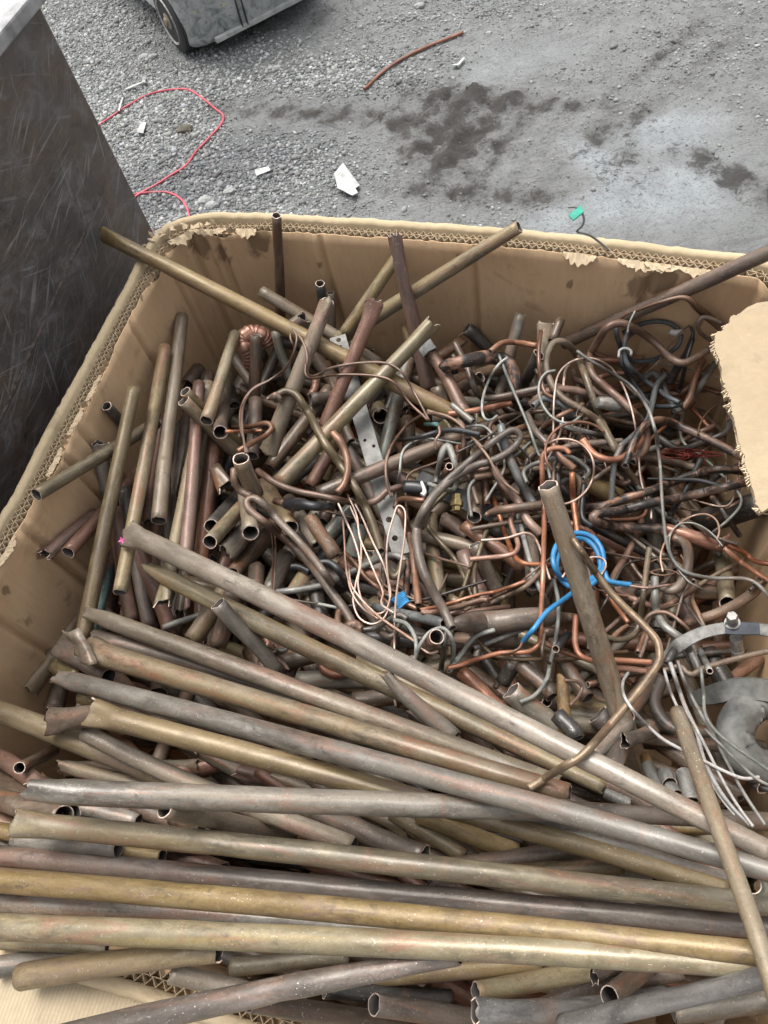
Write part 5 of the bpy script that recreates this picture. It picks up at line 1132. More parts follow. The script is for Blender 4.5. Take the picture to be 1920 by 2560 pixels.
T([5, (870, 655), (905, 605), (1000, 565), (1100, 530), (1200, 505), (1250, 515), (1290, 555), (1330, 590), (1390, 640), (1445, 690)], (8, 8, 9, 9, 18, 22, 20), 'wirebrown', 'thin double copper tube with thick sleeve by the right corner', z=.09)
T([5, (1440, 690), (1500, 715), (1562, 742)], 12, 'coppertube', 'copper tip of the sleeved double tube', z=.10)
T([5, (1445, 798), (1370, 735), (1310, 690), (1293, 645), (1315, 608), (1365, 615), (1420, 640)], 11, 'purple', 'purple hook shaped tube by the torn flap', z=.09)
T([5, (1612, 592), (1580, 650), (1520, 700), (1400, 745), (1290, 815), (1215, 845), (1150, 815), (1080, 745), (990, 680), (900, 640), (835, 655), (775, 735), (732, 830), (750, 905), (820, 970), (920, 1060), (1000, 1150), (1030, 1220), (1020, 1300), (960, 1360)], (17, 20, 20, 20), 'coppertube', 'large brown serpentine tube winding over the tangle', z=.07, per=12)
T([5, (1130, 900), (1085, 955), (1060, 1050), (1035, 1140), (980, 1205), (890, 1280), 8, (860, 140), (825, 220), (812, 320), (802, 475)], 15, 'bluegrey', 'dark bluish tube snaking down through the tangle', z=.045)
W([5, (545, 1240), (552, 1010), (575, 900), (640, 838), (740, 820), (830, 858), (895, 940), (945, 1060), (975, 1200), 8, (950, 160), (970, 350), (1020, 480), (1022, 540)], 5.5, 'wirecu', 'bright copper wire arching over the mustard hairpin', z=.075)
T([8, (940, 60), (970, 100), (900, 180), (850, 210), (780, 215), (700, 180), (645, 108)], (18, 16, 22), 'copper', 'copper tube with flared torn end in the tangle', z=.03)
T([8, (345, 345), (325, 290), (350, 258), (440, 222), (560, 198), (640, 235), (682, 285), (650, 322)], 12, 'greytube', 'grey hook shaped slim tube behind the tall tan pipe', z=.04)
T([8, (490, 80), (488, 140), (530, 205), (600, 265)], (16, 17, 20), 'coppertube', 'copper stub elbow standing behind the tall tan pipe', z=.045)
# red enamelled winding wire glimpsed in the dark
rw = []
for k in range(9):
    cx, cy, r1, r2 = 1120 + k * 24 + random.uniform(-14, 14), 185 + random.uniform(-10, 14), random.uniform(45, 95), random.uniform(10, 26)
    rw += [(cx + r1 * math.cos(t), cy + r2 * math.sin(t + .4)) for t in np.linspace(0, 5.6, 8)]
W([8] + rw, 2.6, 'redwire', 'tangle of fine red enamelled winding wire glinting in the dark', z=.0, name='winding_wire')
W([8, (1330, 190), (1300, 260), (1260, 300), (1280, 380)], 2.4, 'redwire', 'fine red wire strand curling right of the winding', z=0)
T([8, (1290, 215), (1250, 300), (1200, 400), (1120, 520)], 14, 'black', 'charred black rod standing among the burnt tubes', z=.02)
# burnt tubes on the right
T([8, (660, 480), (760, 470), (900, 420), (1020, 385), (1120, 345), (1250, 300), (1400, 268), (1560, 285)], 22, 'burnt', 'burnt copper tube with black crust rising to the right wall', z=.03, per=12)
T([8, (1000, 320), (1160, 325), (1280, 330), (1390, 358)], (6, 10, 16), 'black', 'charred insulation strip lying on the burnt tubes', name='charred_strip', cat='insulation', z=.05, ends='ss')
T([8, (1580, 330), (1400, 372), (1200, 420), (1000, 458), (820, 500), (725, 512), (705, 535), (740, 560), (900, 585), (1080, 595), (1120, 600)], (22, 24, 26, 27), 'burnt', 'burnt copper hairpin tube folded back on itself', z=.04, per=12)
T([8, (1090, 592), (1200, 625), (1330, 665), (1420, 690)], (30, 36, 38, 36), 'copper', 'thick copper sleeve on the end of the burnt hairpin', name='copper_sleeve', z=.05)
T([8, (1385, 690), (1420, 665), (1450, 620)], (8, 26, 4), 'copper', 'torn copper fin standing on the thick sleeve', name='copper_fin', cat='fin', z=.075, ends='pp')
T([8, (1420, 700), (1490, 760), (1560, 810), (1680, 890)], (15, 12), 'copper', 'lower copper prong leaving the thick sleeve', z=.05)
T([8, (1440, 680), (1520, 720), (1590, 770), (1690, 790)], (15, 12), 'copper', 'upper red tipped copper prong leaving the thick sleeve', z=.06)
T([8, (1640, 880), (1600, 900), (1560, 930)], 15, 'burnt', 'charred tube end by the right wall', z=.03)
T([8, (880, 250), (930, 110), (1000, 20), (1080, 0), (1200, 45), (1420, 150), (1700, 318)], (19, 21, 22), 'burnt', 'long copper tube with blackened patches leaving under the flap', z=.055, per=12)
T([8, (1170, 565), (1200, 545), (1260, 570), (1350, 630), (1500, 680)], 11, 'brown', 'slim brown tube hooked behind the thick sleeve', z=.03)
# left of the tangle
T([7, (220, 330), (330, 405), (470, 460), (620, 490), (780, 525), (900, 545), (990, 520), (1060, 460), (1180, 425)], (17, 18), 'coppertube', 'long copper to grey tube running level across the middle', z=.03, per=12)
T([7, (65, 320), (70, 400), (110, 460), (180, 495)], 20, 'coppertube', 'copper tube hugging the torn open pipe', z=.03)
T([7, (1165, 432), (1230, 435), (1320, 448)], (32, 34, 30), 'black', 'black and grey wrapped sleeve with a tie', name='wrapped_sleeve', cat='sleeve', z=.05, ends='ss')
T([7, (1280, 400), (1300, 470), (1285, 490)], (7, 10, 16), 'tape', 'pale cable tie round the wrapped sleeve', name='cable_tie', cat='cable tie', z=.075, ends='ss')
T([7, (1320, 410), (1400, 440), (1490, 450), (1505, 340), (1480, 230), (1450, 170), (1420, 200), (1395, 290), (1370, 410)], (11, 13, 15, 16, 22, 14, 14), 'greytube', 'grey crusted loop of tube standing by the wrapped sleeve', z=.04)
T([7, (1430, 370), (1460, 300)], (22, 20), 'coppertube', 'small copper stub inside the grey crusted loop', z=.03)
T([7, (330, 525), (420, 545)], (17, 22), 'coppertube', 'copper tube end entering the black taped joint', z=.015)
T([7, (405, 540), (450, 550), (500, 545), (600, 560), (690, 560)], (30, 36, 24, 24, 20), 'black', 'joint wrapped in shiny black tape', name='taped_joint', cat='tape', z=.03, ends='ss')
T([7, (430, 950), (480, 950), (560, 985)], 19, 'black', 'black rubber cable stub with domed end', name='cable', cat='cable', z=.01, ends='ss')
T([7, (615, 925), (680, 925), (740, 970), (800, 1080)], 19, 'black', 'black rubber cable bending under the hairpin', name='cable', cat='cable', z=.01, ends='ss')
W([7, (400, 1155), (500, 1175), (610, 1190)], 6, 'dark', 'dark end of the grey insulated lead', z=.02)
W([7, (610, 1192), (680, 1205), (745, 1218)], 9, 'wiregrey', 'stiff grey insulated lead lying beside the hairpin', z=.02)
W([7, (285, 640), (310, 760), (318, 900), (308, 1120)], 5, 'wirebrown', 'first of two parallel thin copper wires hanging down', z=.03)
W([7, (300, 640), (330, 760), (334, 900), (322, 1120)], 5, 'wirebrown', 'second of two parallel thin copper wires hanging down', z=.03)
T([7, (780, 860), (850, 930), (930, 1030), (1020, 1100), (1120, 1160), (1255, 1225)], (12, 15), 'coppertube', 'copper brown tube slanting under the wire loops', z=.015)
T([7, (1030, 900), (1090, 1010), (1120, 1010), (1160, 920)], 20, 'mustard', 'brown tube bend below the metal strip end', z=.01)
T([7, (1110, 570), (1120, 530), (1160, 512), (1300, 522)], 15, 'coppertube', 'copper tube bending over beside the double tube', z=.03)
T([7, (1120, 570), (1175, 660), (1215, 800), (1235, 980), (1262, 1200)], (17, 20), 'coppertube', 'copper tube dropping left of the big double tube', z=.02)
T([7, (980, 1210), (1430, 1320)], (23, 28), 'bluegrey', 'pale blue grey tube with dark pits meeting the cylinder', z=.02, curved=False)
T([7, (1080, 1205), (1000, 1120), (1100, 1150)], 10, 'coppertube', 'short copper wire stub under the blue scrap', z=.02)
W([7, (1270, 1230), (1400, 1205), (1660, 1130), 8, (180, 935), (335, 880)], 10, 'copper', 'thin copper rod lying over the cylinder', z=.025)
T([7, (1280, 1240), (1330, 1250), (1500, 1215), (1680, 1165), 8, (130, 985)], 15, 'coppertube', 'burnt copper tube lying beside the thin rod', z=.015)
for k in range(6):
    o = W([7, (1090 + k * 14, 1190 - k * 6), (1130 + k * 13, 1150 - k * 6), (1165 + k * 8, 1115 + k * 9)], 6, 'blue', None, z=.03, name='strand', parent=None) if False else None
bs = empty('blue_scrap', tuple(at(1005, 1493, RIM - .2))); tag(bs, 'frayed scrap of bright blue cord by the copper wire loops', 'cord')
for k in range(7):
    o = W([7, (1085 + k * 8, 1170 + k * 9), (1120 + k * 9, 1140 + k * 8), (1165 + k * 6, 1112 + k * 10)], 7, 'blue', None, z=.035, name='strand', parent=bs); o.matrix_parent_inverse = Matrix.Translation(bs.location).inverted()
# large cylinder with its necks
T([7, (1470, 1335), (1500, 1322), (1530, 1318), (1580, 1316), 8, (150, 1105), (330, 1085), (500, 1072), (545, 1076), (560, 1076), (610, 1078)], (26, 46, 60, 61, 60, 58, 56, 48, 24, 22), 'purple', 'fat purple brown copper cylinder with tapered neck', name='muffler_cylinder', cat='cylinder', z=.01, curved=True, sides=24)
T([7, (1480, 1350), (1410, 1205), (1340, 1085), (1285, 960), (1255, 830), (1250, 730), (1285, 610), (1340, 520), (1420, 430), (1520, 355), (1659, 285), 8, (120, 232), (210, 195), (285, 135), (308, 85), (270, 55), (200, 90), (100, 165), (0, 250), 7, (1500, 345), (1380, 460), (1320, 570), (1290, 690)], (24, 26, 26, 24, 20, 18, 19, 20, 20), 'purple', 'big double tube curving down to the fat cylinder', z=.05, per=12)
W([7, (1085, 500), (1060, 430), (1050, 280), (1085, 170), (1170, 50), 4, (1200, 1450), (1290, 1392), (1390, 1385), (1500, 1430), (1590, 1520), (1680, 1610), 8, (60, 110), (130, 200), (200, 320), (300, 405)], 8, 'wirebrown', 'brown wire arching in a wide loop over the middle', z=.05)
T([4, (1130, 1560), (1250, 1540), (1400, 1500), (1500, 1490), (1660, 1520)], (9, 14, 15), 'black', 'dark tube lying behind the wide brown wire loop', z=.02)
T([4, (1390, 1460), (1398, 1510), (1370, 1560), (1370, 1620)], 8, 'coppertube', 'short kinked copper pigtail under the wire loop', z=.03)
T([4, (1305, 1455), (1380, 1452)], 11, 'teal', 'green label sleeve on the wire loop', name='label_sleeve', cat='sleeve', z=.055, ends='ss', curved=False)
# hairpin of thick tube
T([7, (845, 1340), (780, 1230), (700, 1120), (560, 935), (400, 775), (260, 660), (160, 575), (148, 530), (190, 505), (260, 550), (360, 660), (480, 780), (590, 910), (700, 1060)], (26, 24, 21, 20, 20, 20, 20, 20), 'purple', 'long purple brown hairpin tube running down to a crushed end', z=.035, per=12)
T([7, (760, 1355), (800, 1330), (850, 1330), (890, 1360)], (8, 26, 30, 22), 'coppertube', 'crushed copper foot at the end of the hairpin tube', z=.04, ends='pc', name='crushed_end')
T([7, (745, 1240), (735, 1300), (760, 1350)], 16, 'coppertube', 'short copper tube behind the hairpin foot', z=.01)
T([7, (870, 1180), (950, 1280), (1040, 1390), (1090, 1400), (1150, 1300)], 16, 'brown', 'brown looped tube beneath the copper wire ends', z=.005)
T([7, (900, 1362), (990, 1345), (1080, 1290), (1140, 1262), (1190, 1290)], 15, 'dark', 'dark tube curving right from the hairpin foot', z=.03)
T([4, (330, 1275), (400, 1240), (465, 1262), (510, 1320), (560, 1400), 7, (640, 130), (760, 300), (870, 470), (950, 640), (1018, 850)], (20, 22, 22, 24), 'mustard', 'brown olive tube with hooked top slanting over the pile', z=.075, per=12)
T([4, (290, 1280), (330, 1272), (375, 1295)], (14, 32, 10), 'coppertube', 'pinched copper mouth of the hooked olive tube', z=.085, ends='pc', name='crushed_end')
T([7, (715, 85), (760, 150), (795, 240), (800, 340), (770, 430), (735, 470)], (26, 20, 19, 19, 18), 'coppertube', 'copper spur tube with crushed tip beside the olive tube', z=.055, ends='po')
T([7, (10, 75), (140, 75), (250, 70)], 10, 'copper', 'slim pinkish copper tube in front of the open pipes', z=.05)
T([7, (50, 45), (180, 40), (285, 22), (310, 50), (270, 100), (180, 150), (90, 205)], (11, 14, 15, 17), 'coppertube', 'small looped copper tube over the torn open pipe', z=.045)
# looped thin wires at the top of the middle
W([4, (445, 838), (500, 900), (535, 985), (540, 1090), (545, 1130), (580, 1140), (690, 1090), (880, 1056), (1060, 1060), (1150, 1115), (1240, 1260), (1330, 1430)], 6.5, 'wirebrown', 'thin brown wire looping high over the crossed pipes', z=.085)
W([4, (430, 860), (432, 900), (455, 960), (430, 1060), (340, 1145), (190, 1220), (115, 1330), (105, 1450), (130, 1560), (155, 1640)], 6, 'wirebrown', 'thin brown wire dropping left into the torn open pipe', z=.08)
W([4, (445, 838), (470, 880), (455, 980), (400, 1085), (300, 1165), (175, 1240), (125, 1340), (118, 1460), (140, 1640)], 6, 'wirebrown', 'second thin brown wire beside the one dropping left', z=.085)
W([4, (530, 1060), (530, 1130), (560, 1155), (700, 1135), (980, 1140), (1090, 1175), (1200, 1310), (1320, 1425)], 6.5, 'wirebrown', 'lower thin brown wire crossing the ochre long pipe', z=.08)
# bright copper wire loops
W([7, (740, 540), (785, 640), (845, 780), (880, 930), (852, 1070), (838, 1180), (880, 1285), (960, 1322), (1035, 1285), (1072, 1180), (1065, 1050), (1035, 940), (960, 780), (890, 620), (850, 545)], 5.5, 'wirecu', 'bright copper wire loop hanging lowest in the middle', z=.06)
W([7, (815, 555), (868, 680), (888, 800), (885, 940), (868, 1060), (905, 1190), (970, 1255), (1040, 1240), (1078, 1140), (1060, 1000), (1052, 880), (1062, 760), (1095, 640), (1130, 555), (1168, 580), (1172, 720), (1150, 900), (1122, 1090), (1108, 1250), (1104, 1510)], 5.5, 'wirecu', 'bright copper wire with tall narrow loop at the strip end', z=.065)
W([7, (800, 480), (860, 620), (880, 760), (930, 880), (990, 1020), (1030, 1120), (1020, 1190), (1100, 1250)], 5, 'wirecu', 'copper wire strand slanting inside the bright loops', z=.055)
W([7, (770, 640), (780, 780), (790, 960), (830, 1120), (900, 1220), (1000, 1290)], 5, 'wirecu', 'outer strand of the bright copper wire loops', z=.05)
W([7, (810, 965), (822, 1060), (880, 1150), (1000, 1270), (1100, 1342), (1230, 1430), (1330, 1508), (1385, 1498)], (5, 6, 8), 'wirecu', 'copper wire running to a crooked tip over grey wires', z=.045)
W([7, (620, 1400), (660, 1380)], 4, 'wirecu', 'tiny copper clipping beside the hairpin foot', z=.02, curved=False)
W([12, (800, 470), (800, 510), (808, 550)], 6, 'wirecu', 'short copper wire tip hanging below the slanting pipe', z=.045)
# grey insulated wires
W([7, (1100, 1295), (1180, 1320), (1235, 1400), (1245, 1500), (1230, 1590)], 11, 'wiregrey', 'grey insulated wire bending down to a clip', z=.045)
W([7, (1230, 1580), (1270, 1460), (1340, 1370), (1420, 1350), (1475, 1410), (1490, 1510), (1455, 1640)], 10, 'wiregrey', 'grey insulated wire arching like a hoop', z=.04)
W([12, (1085, 370), (1140, 290), (1220, 190), (1320, 155)], 12, 'wiregrey', 'pale grey insulated wire with cut tip', z=.05)
T([12, (1080, 352), (1130, 340), (1220, 310), (1350, 275), (1500, 265), (1550, 225), (1560, 130), 8, (420, 1080), (432, 800), (437, 500), (427, 300), (432, 190), (470, 158), (545, 155), (580, 185)], (13, 13, 13), 'copper', 'slim red copper tube bent round in a rectangle', z=.065, per=10)
T([12, (905, 330), (900, 290)], 16, 'silver', 'metal clip pinching the grey wires', name='wire_clip', cat='clip', z=.05, curved=False)
T([12, (420, 330), (430, 360), (480, 388), (590, 372)], (24, 22, 22), 'copper', 'bright copper stub with snipped mouth above the slanting pipe', z=.01, ends='po')
T([12, (190, 300), (240, 370)], (30, 22), 'red', 'crumpled reddish copper scrap above the slanting pipe', z=.0, ends='pc', curved=False, name='crushed_end')
for k, (x, y) in enumerate([(130, 200), (180, 230), (230, 220)]):
    T([12, (x, y), (x + 15, y + 25), (x - 5, y + 45), (x - 35, y + 35)], 12, ['copper', 'red', 'verd'][k], ['curl of copper tube', 'curl of reddish tube', 'curl of green crusted tube'][k] + ' between the grey pipe and the slanting pipe', z=.0)
# brass valve nut
def nut(px, py, wpx, label, matn, zo, name, cat, axis_px=(0, -1), prof=None):
    c = at(px, py, RIM + float(zbase(px, py)) + zo); dpt = (c - CAMP) @ _F; r = wpx / 2 * dpt / F_PX; ax = _R * axis_px[0] - _U * axis_px[1] + .25 * (CAMP - c); m_ = MB()
    m_.lathe(c, ax, [(h * r, q * r) for h, q in (prof or [(-1.6, .75), (-.6, .78), (-.58, 1.0), (.25, 1.0), (.27, .7), (1.0, .7), (1.02, .5)])], 6); o = m_.build(name, M[matn], None, .0006); tag(o, label, cat); return o
br = simple('dull_brass', (.20, .15, .065), .45, .5, .4, 120); M['brassnut'] = br; M['zincm'] = zinc
nut(1142, 1262, 34, 'dull brass flare nut hanging under the dark plate', 'brassnut', .06, 'brass_nut', 'nut', (0, 1))
# right side: spring coil and its wire, green tag wire, hose
W([8] + [(1100 + 100 * math.cos(t), 775 + 18 * t / 2 + 58 * math.sin(t)) for t in np.linspace(-.6, 13.2, 44)], 5, 'wirebrown', 'small coil of springy brown wire', z=.075, name='wire_coil')
W([8, (1222, 840), (1190, 960), (1140, 1140), (1085, 1330)], 6.5, 'purple', 'thin purple wire slanting down from the springy coil', z=.08)
W([8, (1060, 1040), (1180, 1000)], 4, 'wirebrown', 'brown wire scrap below the springy coil', z=.05, curved=False)
T([8, (670, 780), (690, 920), (560, 960)], 9, 'brown', 'brown tube passing under the blue coil', z=.02)
T([8, (920, 900), (1050, 910), (1140, 930), (1200, 870), (1225, 760), (1210, 680), (1140, 640)], (8, 12, 26, 27, 26, 22), 'purple', 'purple tube curving up beside the springy coil', z=.03)
T([8, (780, 1225), (850, 1150), (895, 1120)], (14, 16, 10), 'brown', 'pointed brown tube tip below the brass rod', z=.03)
T([8, (760, 1180), (850, 1200), (930, 1170), (960, 1080), (985, 900), (1010, 700)], 15, 'mustard', 'olive brown tube curling up behind the brass rod', z=.02)
T([8, (1040, 860), (1050, 1040), (1090, 1120), (1200, 1210), (1300, 1390)], (20, 22), 'greytube', 'grey tube with white rubbed patches running to the clamp', z=.02)
T([8, (960, 1300), (1000, 1180), (985, 1110), (1020, 1060), (1100, 1050), (1180, 1100), (1230, 1150)], 10, 'brown', 'brown wire loop behind the clamp arm', z=.04)
W([8, (490, 870), (515, 1000), (500, 1200), (470, 1330), 13, (180, 660), (100, 770), (0, 820)], 11, 'wiregrey', 'grey black lead curving behind the tall tan pipe', z=.04)
T([8, (420, 1210), (500, 1250), (600, 1290), (680, 1310)], 10, 'coppertube', 'charred copper tube tip left of the tall pipe', z=.03)
T([8, (440, 1160), (430, 1290), (470, 1330)], 9, 'brown', 'brown curl of wire by the charred tip', z=.02)
T([8, (500, 1250), (570, 1170)], 20, 'black', 'charred fitting lying left of the tall pipe', z=.03, curved=False, name='charred_fitting', cat='fitting')
T([13, (300, 670), (380, 680), (415, 720), (390, 780), (335, 840)], 9, 'coppertube', 'kinked thin copper tail beside the rusty pipe', z=.03)
T([8, (590, 290), (598, 450), (618, 600), (630, 720)], 15, 'copper', 'straight red copper tube standing behind the tall tan pipe', z=.045)
T([8, (655, 350), (645, 450), (650, 540), (700, 580)], (14, 15), 'black', 'blackened tube standing beside the red copper tube', z=.03)
T([8, (120, 520), (160, 500), (280, 480), (420, 462)], (22, 24, 22), 'brown', 'grey brown tube with snipped mouth left of the tall pipe', z=.06, ends='po')
# blue sleeve coil
bl = [(1448 + 70 * math.cos(t) * (1 - .02 * t), 1388 + 66 * math.sin(t) + 2.2 * t) for t in np.linspace(.55, .55 + 2 * math.pi * 1.93, 40)]
T([0, (1578, 1462), (1545, 1458), (1520, 1450)] + bl[::1] + [8, (560, 968), (450, 1050), (385, 1135), (318, 1215)], 13.5, 'blue', 'bright blue plastic sleeved tube coiled in a ring', name='blue_coil', z=.055, per=6, sides=12)
W([8, (318, 1212), (300, 1245), (260, 1265), (200, 1275)], 6, 'coppertube', 'copper end poking out of the blue sleeve', z=.06)
W([8, (905, 905), (1000, 915), (1120, 900)], 7, 'coppertube', 'copper tail poking out of the upper blue sleeve', z=.05)
T([13, (372, 240), (372, 440), (400, 500), (470, 535), (600, 535), (880, 552)], (15, 15, 16), 'copper', 'red copper tube turning a corner behind the tall pipe', z=.06)
T([13, (610, 588), (720, 595), (850, 612)], 17, 'copper', 'short red copper tube below its bent twin', z=.06)
# loose springy loops of fine wire lying over the tangle
for i in range(8):
    rr = random.Random(4000 + i); cx, cy = rr.uniform(1120, 1800), rr.uniform(900, 1560); r1, r2 = rr.uniform(35, 120), rr.uniform(25, 85); a0, a1 = rr.uniform(0, 6.28), rr.uniform(1.8, 4.6); rt_ = rr.uniform(0, 3.1); gg_ = rr.uniform(-.45, .45)
    pts = []
    for t_ in np.linspace(0, 1, 9):
        g_ = 1 + gg_ * t_; u_, v_ = r1 * g_ * math.cos(a0 + a1 * t_), r2 * g_ * math.sin(a0 + a1 * t_); pts.append((cx + u_ * math.cos(rt_) - v_ * math.sin(rt_), cy + u_ * math.sin(rt_) + v_ * math.cos(rt_)))
    if not all(in_pile(*q_) and q_[0] < 1890 and q_[1] > 790 for q_ in pts): continue
    mt = ['wirecu', 'wiregrey', 'wirecu', 'wirebrown', 'copper', 'wiregrey'][i % 6]; mk = min(MARKS, key=lambda k: (k[0][0] - cx) ** 2 + (k[0][1] - cy) ** 2)[1]
    W([0] + pts, rr.uniform(4, 8), mt, 'fine ' + TM[mt] + ' wire looping ' + mk.replace('under', 'over').replace('behind', 'near'), z=rr.uniform(.02, .06))
# tall tan pipe and bent rod on top of the tangle
P([8, (458, 358), 13, (830, 1375)], (52, 57), 'paletan', 'tall smooth tan pipe with torn open mouth standing over the blue coil', z=(.14, -.27), ends='oo', force=True)
W([5, (970, 575), (940, 640), (930, 690)], 5, 'wiregrey', 'grey wire tail falling behind the serpentine tube', z=.05)
T([5, (668, 782), (720, 820), (800, 870), (950, 965), (1040, 1090), (1090, 1260), 8, (1045, 60), (1070, 250), (1082, 450), (1105, 660), (1140, 760), (1200, 825), (1330, 860), (1540, 868), (1600, 895), (1680, 980)], (9, 9, 9, 10, 11), 'greytube', 'long grey green hose snaking down the right tangle', z=.085, cat='tube', per=12)
# ---- long pipes across the front, lowest first
P([12, (790, 1100), 15, (1330, 335)], 44, 'olive', 'dim olive pipe in the gap under the grey level pipe', z=-.05)
P([15, (380, 70), (800, 280)], 34, 'mustard', 'dim yellow brown pipe under the level grey pipe', z=-.05)
P([15, (440, 70), (1100, 325)], 52, 'purple', 'purple brown pipe slanting under the level grey pipe', z=-.04)
P([15, (1050, 80), (1640, 310)], 48, 'ochre', 'ochre tan pipe slanting below the crossing of grey pipes', z=-.04)
P([16, (-200, 390), (560, 300)], 44, 'brown', 'brown pipe lying level in the gap at the right front', z=-.045)
P([16, (120, 430), (800, 380)], 42, 'mustard', 'yellow brown pipe lying level in the lower right gap', z=-.05)
P([16, (900, 560), (1500, 470)], 40, 'dark', 'dark pipe in the gap above the ochre front pipe', z=-.06)
P([14, (-60, 170), (960, 340)], 42, 'ochre', 'ochre pipe end in the gap at the far left front', z=-.05)
P([14, (90, 240), (700, 290)], 44, 'grey', 'grey green pipe in the left front gap', z=-.05)
P([14, (350, 20), (820, 130)], 42, 'grey', 'grey teal pipe slanting in the left front gap', z=-.05)
P([14, (1020, 120), (1140, 180)], 26, 'brown', 'first of two small pipe mouths in the front gap', z=-.05)
P([14, (1066, 130), (1190, 180)], 27, 'brown', 'second of two small pipe mouths in the front gap', z=-.045)
P([11, (850, 1080), (1500, 1235)], 50, 'tan', 'tan pipe slanting under the level grey pipe', z=-.04)
P([11, (-60, 910), (370, 1110)], 52, 'brown', 'dark brown pipe at the far left under the level pipe', z=-.04)
P([11, (-40, 800), (230, 965)], 44, 'red', 'reddish pipe with green spots at the far left', z=-.03, ends='op')
P([11, (-60, 1020), (330, 1120)], 56, 'purple', 'purple grey pipe at the far left above the front row', z=-.03)
P([11, (100, 870), (280, 780)], 30, 'brown', 'short brown pipe under the ochre pipe at the left wall', z=-.05)
P([11, (320, 860), (760, 965)], 38, 'tan', 'pinched tan pipe end peeking over the level grey pipe', z=-.02, ends='po')
P([11, (-60, 560), (420, 750), (960, 960)], (58, 60), 'ochre', 'broad ochre purple pipe running in from the left edge', z=-.02, curved=False)
P([11, (440, 695), (900, 890), 15, (80, 90), (680, 265)], (44, 50), 'tan', 'tan pipe slanting down beneath the level grey pipe', z=-.015, curved=False)
P([11, (258, 622), (560, 600)], (58, 56), 'brown', 'brown pipe end with white ragged lip at the left', z=-.01, ends='co')
P([11, (290, 340), (420, 400)], 50, 'yellow', 'glossy stained pipe end at the left wall', z=-.02, ends='co')
P([11, (310, 240), (560, 400)], 50, 'purple', 'glossy purple pipe end poking out by the crumpled one', z=-.015, ends='qo')
P([11, (480, 190), (900, 310), (1300, 440), (1659, 560), 12, (600, 690)], (44, 46), 'brown', 'brown pipe with glossy purple tip between two tan pipes', z=0, curved=False, ends='qo')
P([11, (1190, -80), (1000, 205)], 48, 'tan', 'tan pipe stub dropping between the slanting pipes', z=-.03)
P([11, (1215, -60), (1130, 230)], 46, 'brown', 'brown pipe stub behind the glossy grey pipe', z=-.035)
P([6, (955, 962), (1659, 1275), 12, (400, 290), (780, 440), (1200, 640), (1659, 858), 13, (560, 1390)], (42, 50, 52, 50, 46, 40), 'olive', 'long olive and ochre pipe just under the biggest slanting one', z=.01, curved=True, ends='po', cap=.1)
P([6, (1410, 1190), 11, (1440, 370)], (42, 38), 'grey', 'grey glossy pipe with open top dropping behind the slanting pipe', z=(-.12, -.19), ends='oo')
P([12, (755, 385), (1110, 720)], (36, 52), 'grey', 'grey pipe with pointed pinched tip under the big slanting pipe', z=(-.12, -.17), ends='po')
P([11, (448, 82), (800, 172), (1200, 325), (1659, 490), 12, (415, 505), (800, 660), (1200, 810), (1659, 940)], (42, 50, 52, 52, 48), 'tan', 'long tan grey pipe second in the slanting row', z=.02, curved=True, ends='po')
P([11, (440, 255), (800, 355), (1245, 505), (1659, 645), 12, (415, 612), (800, 715), (1200, 842), (1659, 995), 13, (330, 1440)], (62, 58, 56, 54), 'tan', 'long dusty tan pipe with crumpled folded end', z=.03, curved=True, ends='co')
g_ = [[(322, 152, .030), (345, 166, .034), (376, 163, .038), (410, 140, .042)], [(345, 186, .030), (370, 190, .036), (395, 184, .040), (425, 166, .038)], [(392, 218, .024), (408, 216, .032), (426, 214, .036), (447, 216, .030)], [(412, 272, .014), (432, 266, .026), (452, 264, .030), (474, 262, .026)], [(428, 326, .006), (450, 336, .020), (474, 338, .028), (506, 330, .022)]]
z_ = LAST['P'][0][2] - RIM; V_ = []; pipe_ = LAST['o']
for row in g_:
    R_ = catmull(np.array([(VIEW[11][0] + x * .4822, VIEW[11][1] + y * .4822, z_ + z) for x, y, z in row]), 4); V_ += [at(a, b, RIM + c) for a, b, c in R_]
n_ = len(R_); F_ = [(i * n_ + j, i * n_ + j + 1, (i + 1) * n_ + j + 1, (i + 1) * n_ + j) for i in range(len(g_) - 1) for j in range(n_ - 1)]
lp = mesh_obj('torn_lip', V_, F_, [M['tan']], pipe_, True, attrs={'pt': ('FLOAT_VECTOR', np.array(V_))}); sb_ = lp.modifiers.new('round', 'SUBSURF'); sb_.levels = 2; sb_.render_levels = 2; sm_ = lp.modifiers.new('thick', 'SOLIDIFY'); sm_.thickness = .0022
P([16, (60, 10), (450, 45), (1000, 90), (1700, 130)], 46, 'purple', 'purple brown pipe lying level under the slanting row', z=.0, curved=True)
P([16, (150, 120), (500, 215), (900, 345), (1450, 500), (1560, 520)], (48, 50), 'grey', 'grey brown pipe between the ochre and pinkish slanting pipes', z=0, curved=True)
P([11, (465, 600), (900, 690), (1300, 785), (1659, 875), 12, (700, 965), 16, (0, 140), (600, 312), (1130, 450), (1420, 520)], (58, 58, 56, 52, 50, 50), 'ochre', 'long ochre pipe with ragged open end in the slanting row', z=.025, curved=True, ends='co')
P([11, (150, 985), (500, 1000), (1000, 1022), (1659, 1040), 12, (400, 1045), (900, 1056), (1400, 1078), (1720, 1096)], (64, 66, 64, 60, 54), 'grey', 'level grey verdigris pipe with pinched end across the front', z=.035, curved=True, ends='po')
P([11, (300, 410), (700, 502), (1100, 600), (1659, 765), 12, (415, 755), (800, 865), (1200, 965), (1659, 1105), 16, (700, 165), (1100, 262), (1500, 370), (1750, 440)], (48, 58, 58, 58, 58, 56), 'grey', 'long pinkish grey pipe with flattened tip in the slanting row', z=.045, curved=True, ends='po')
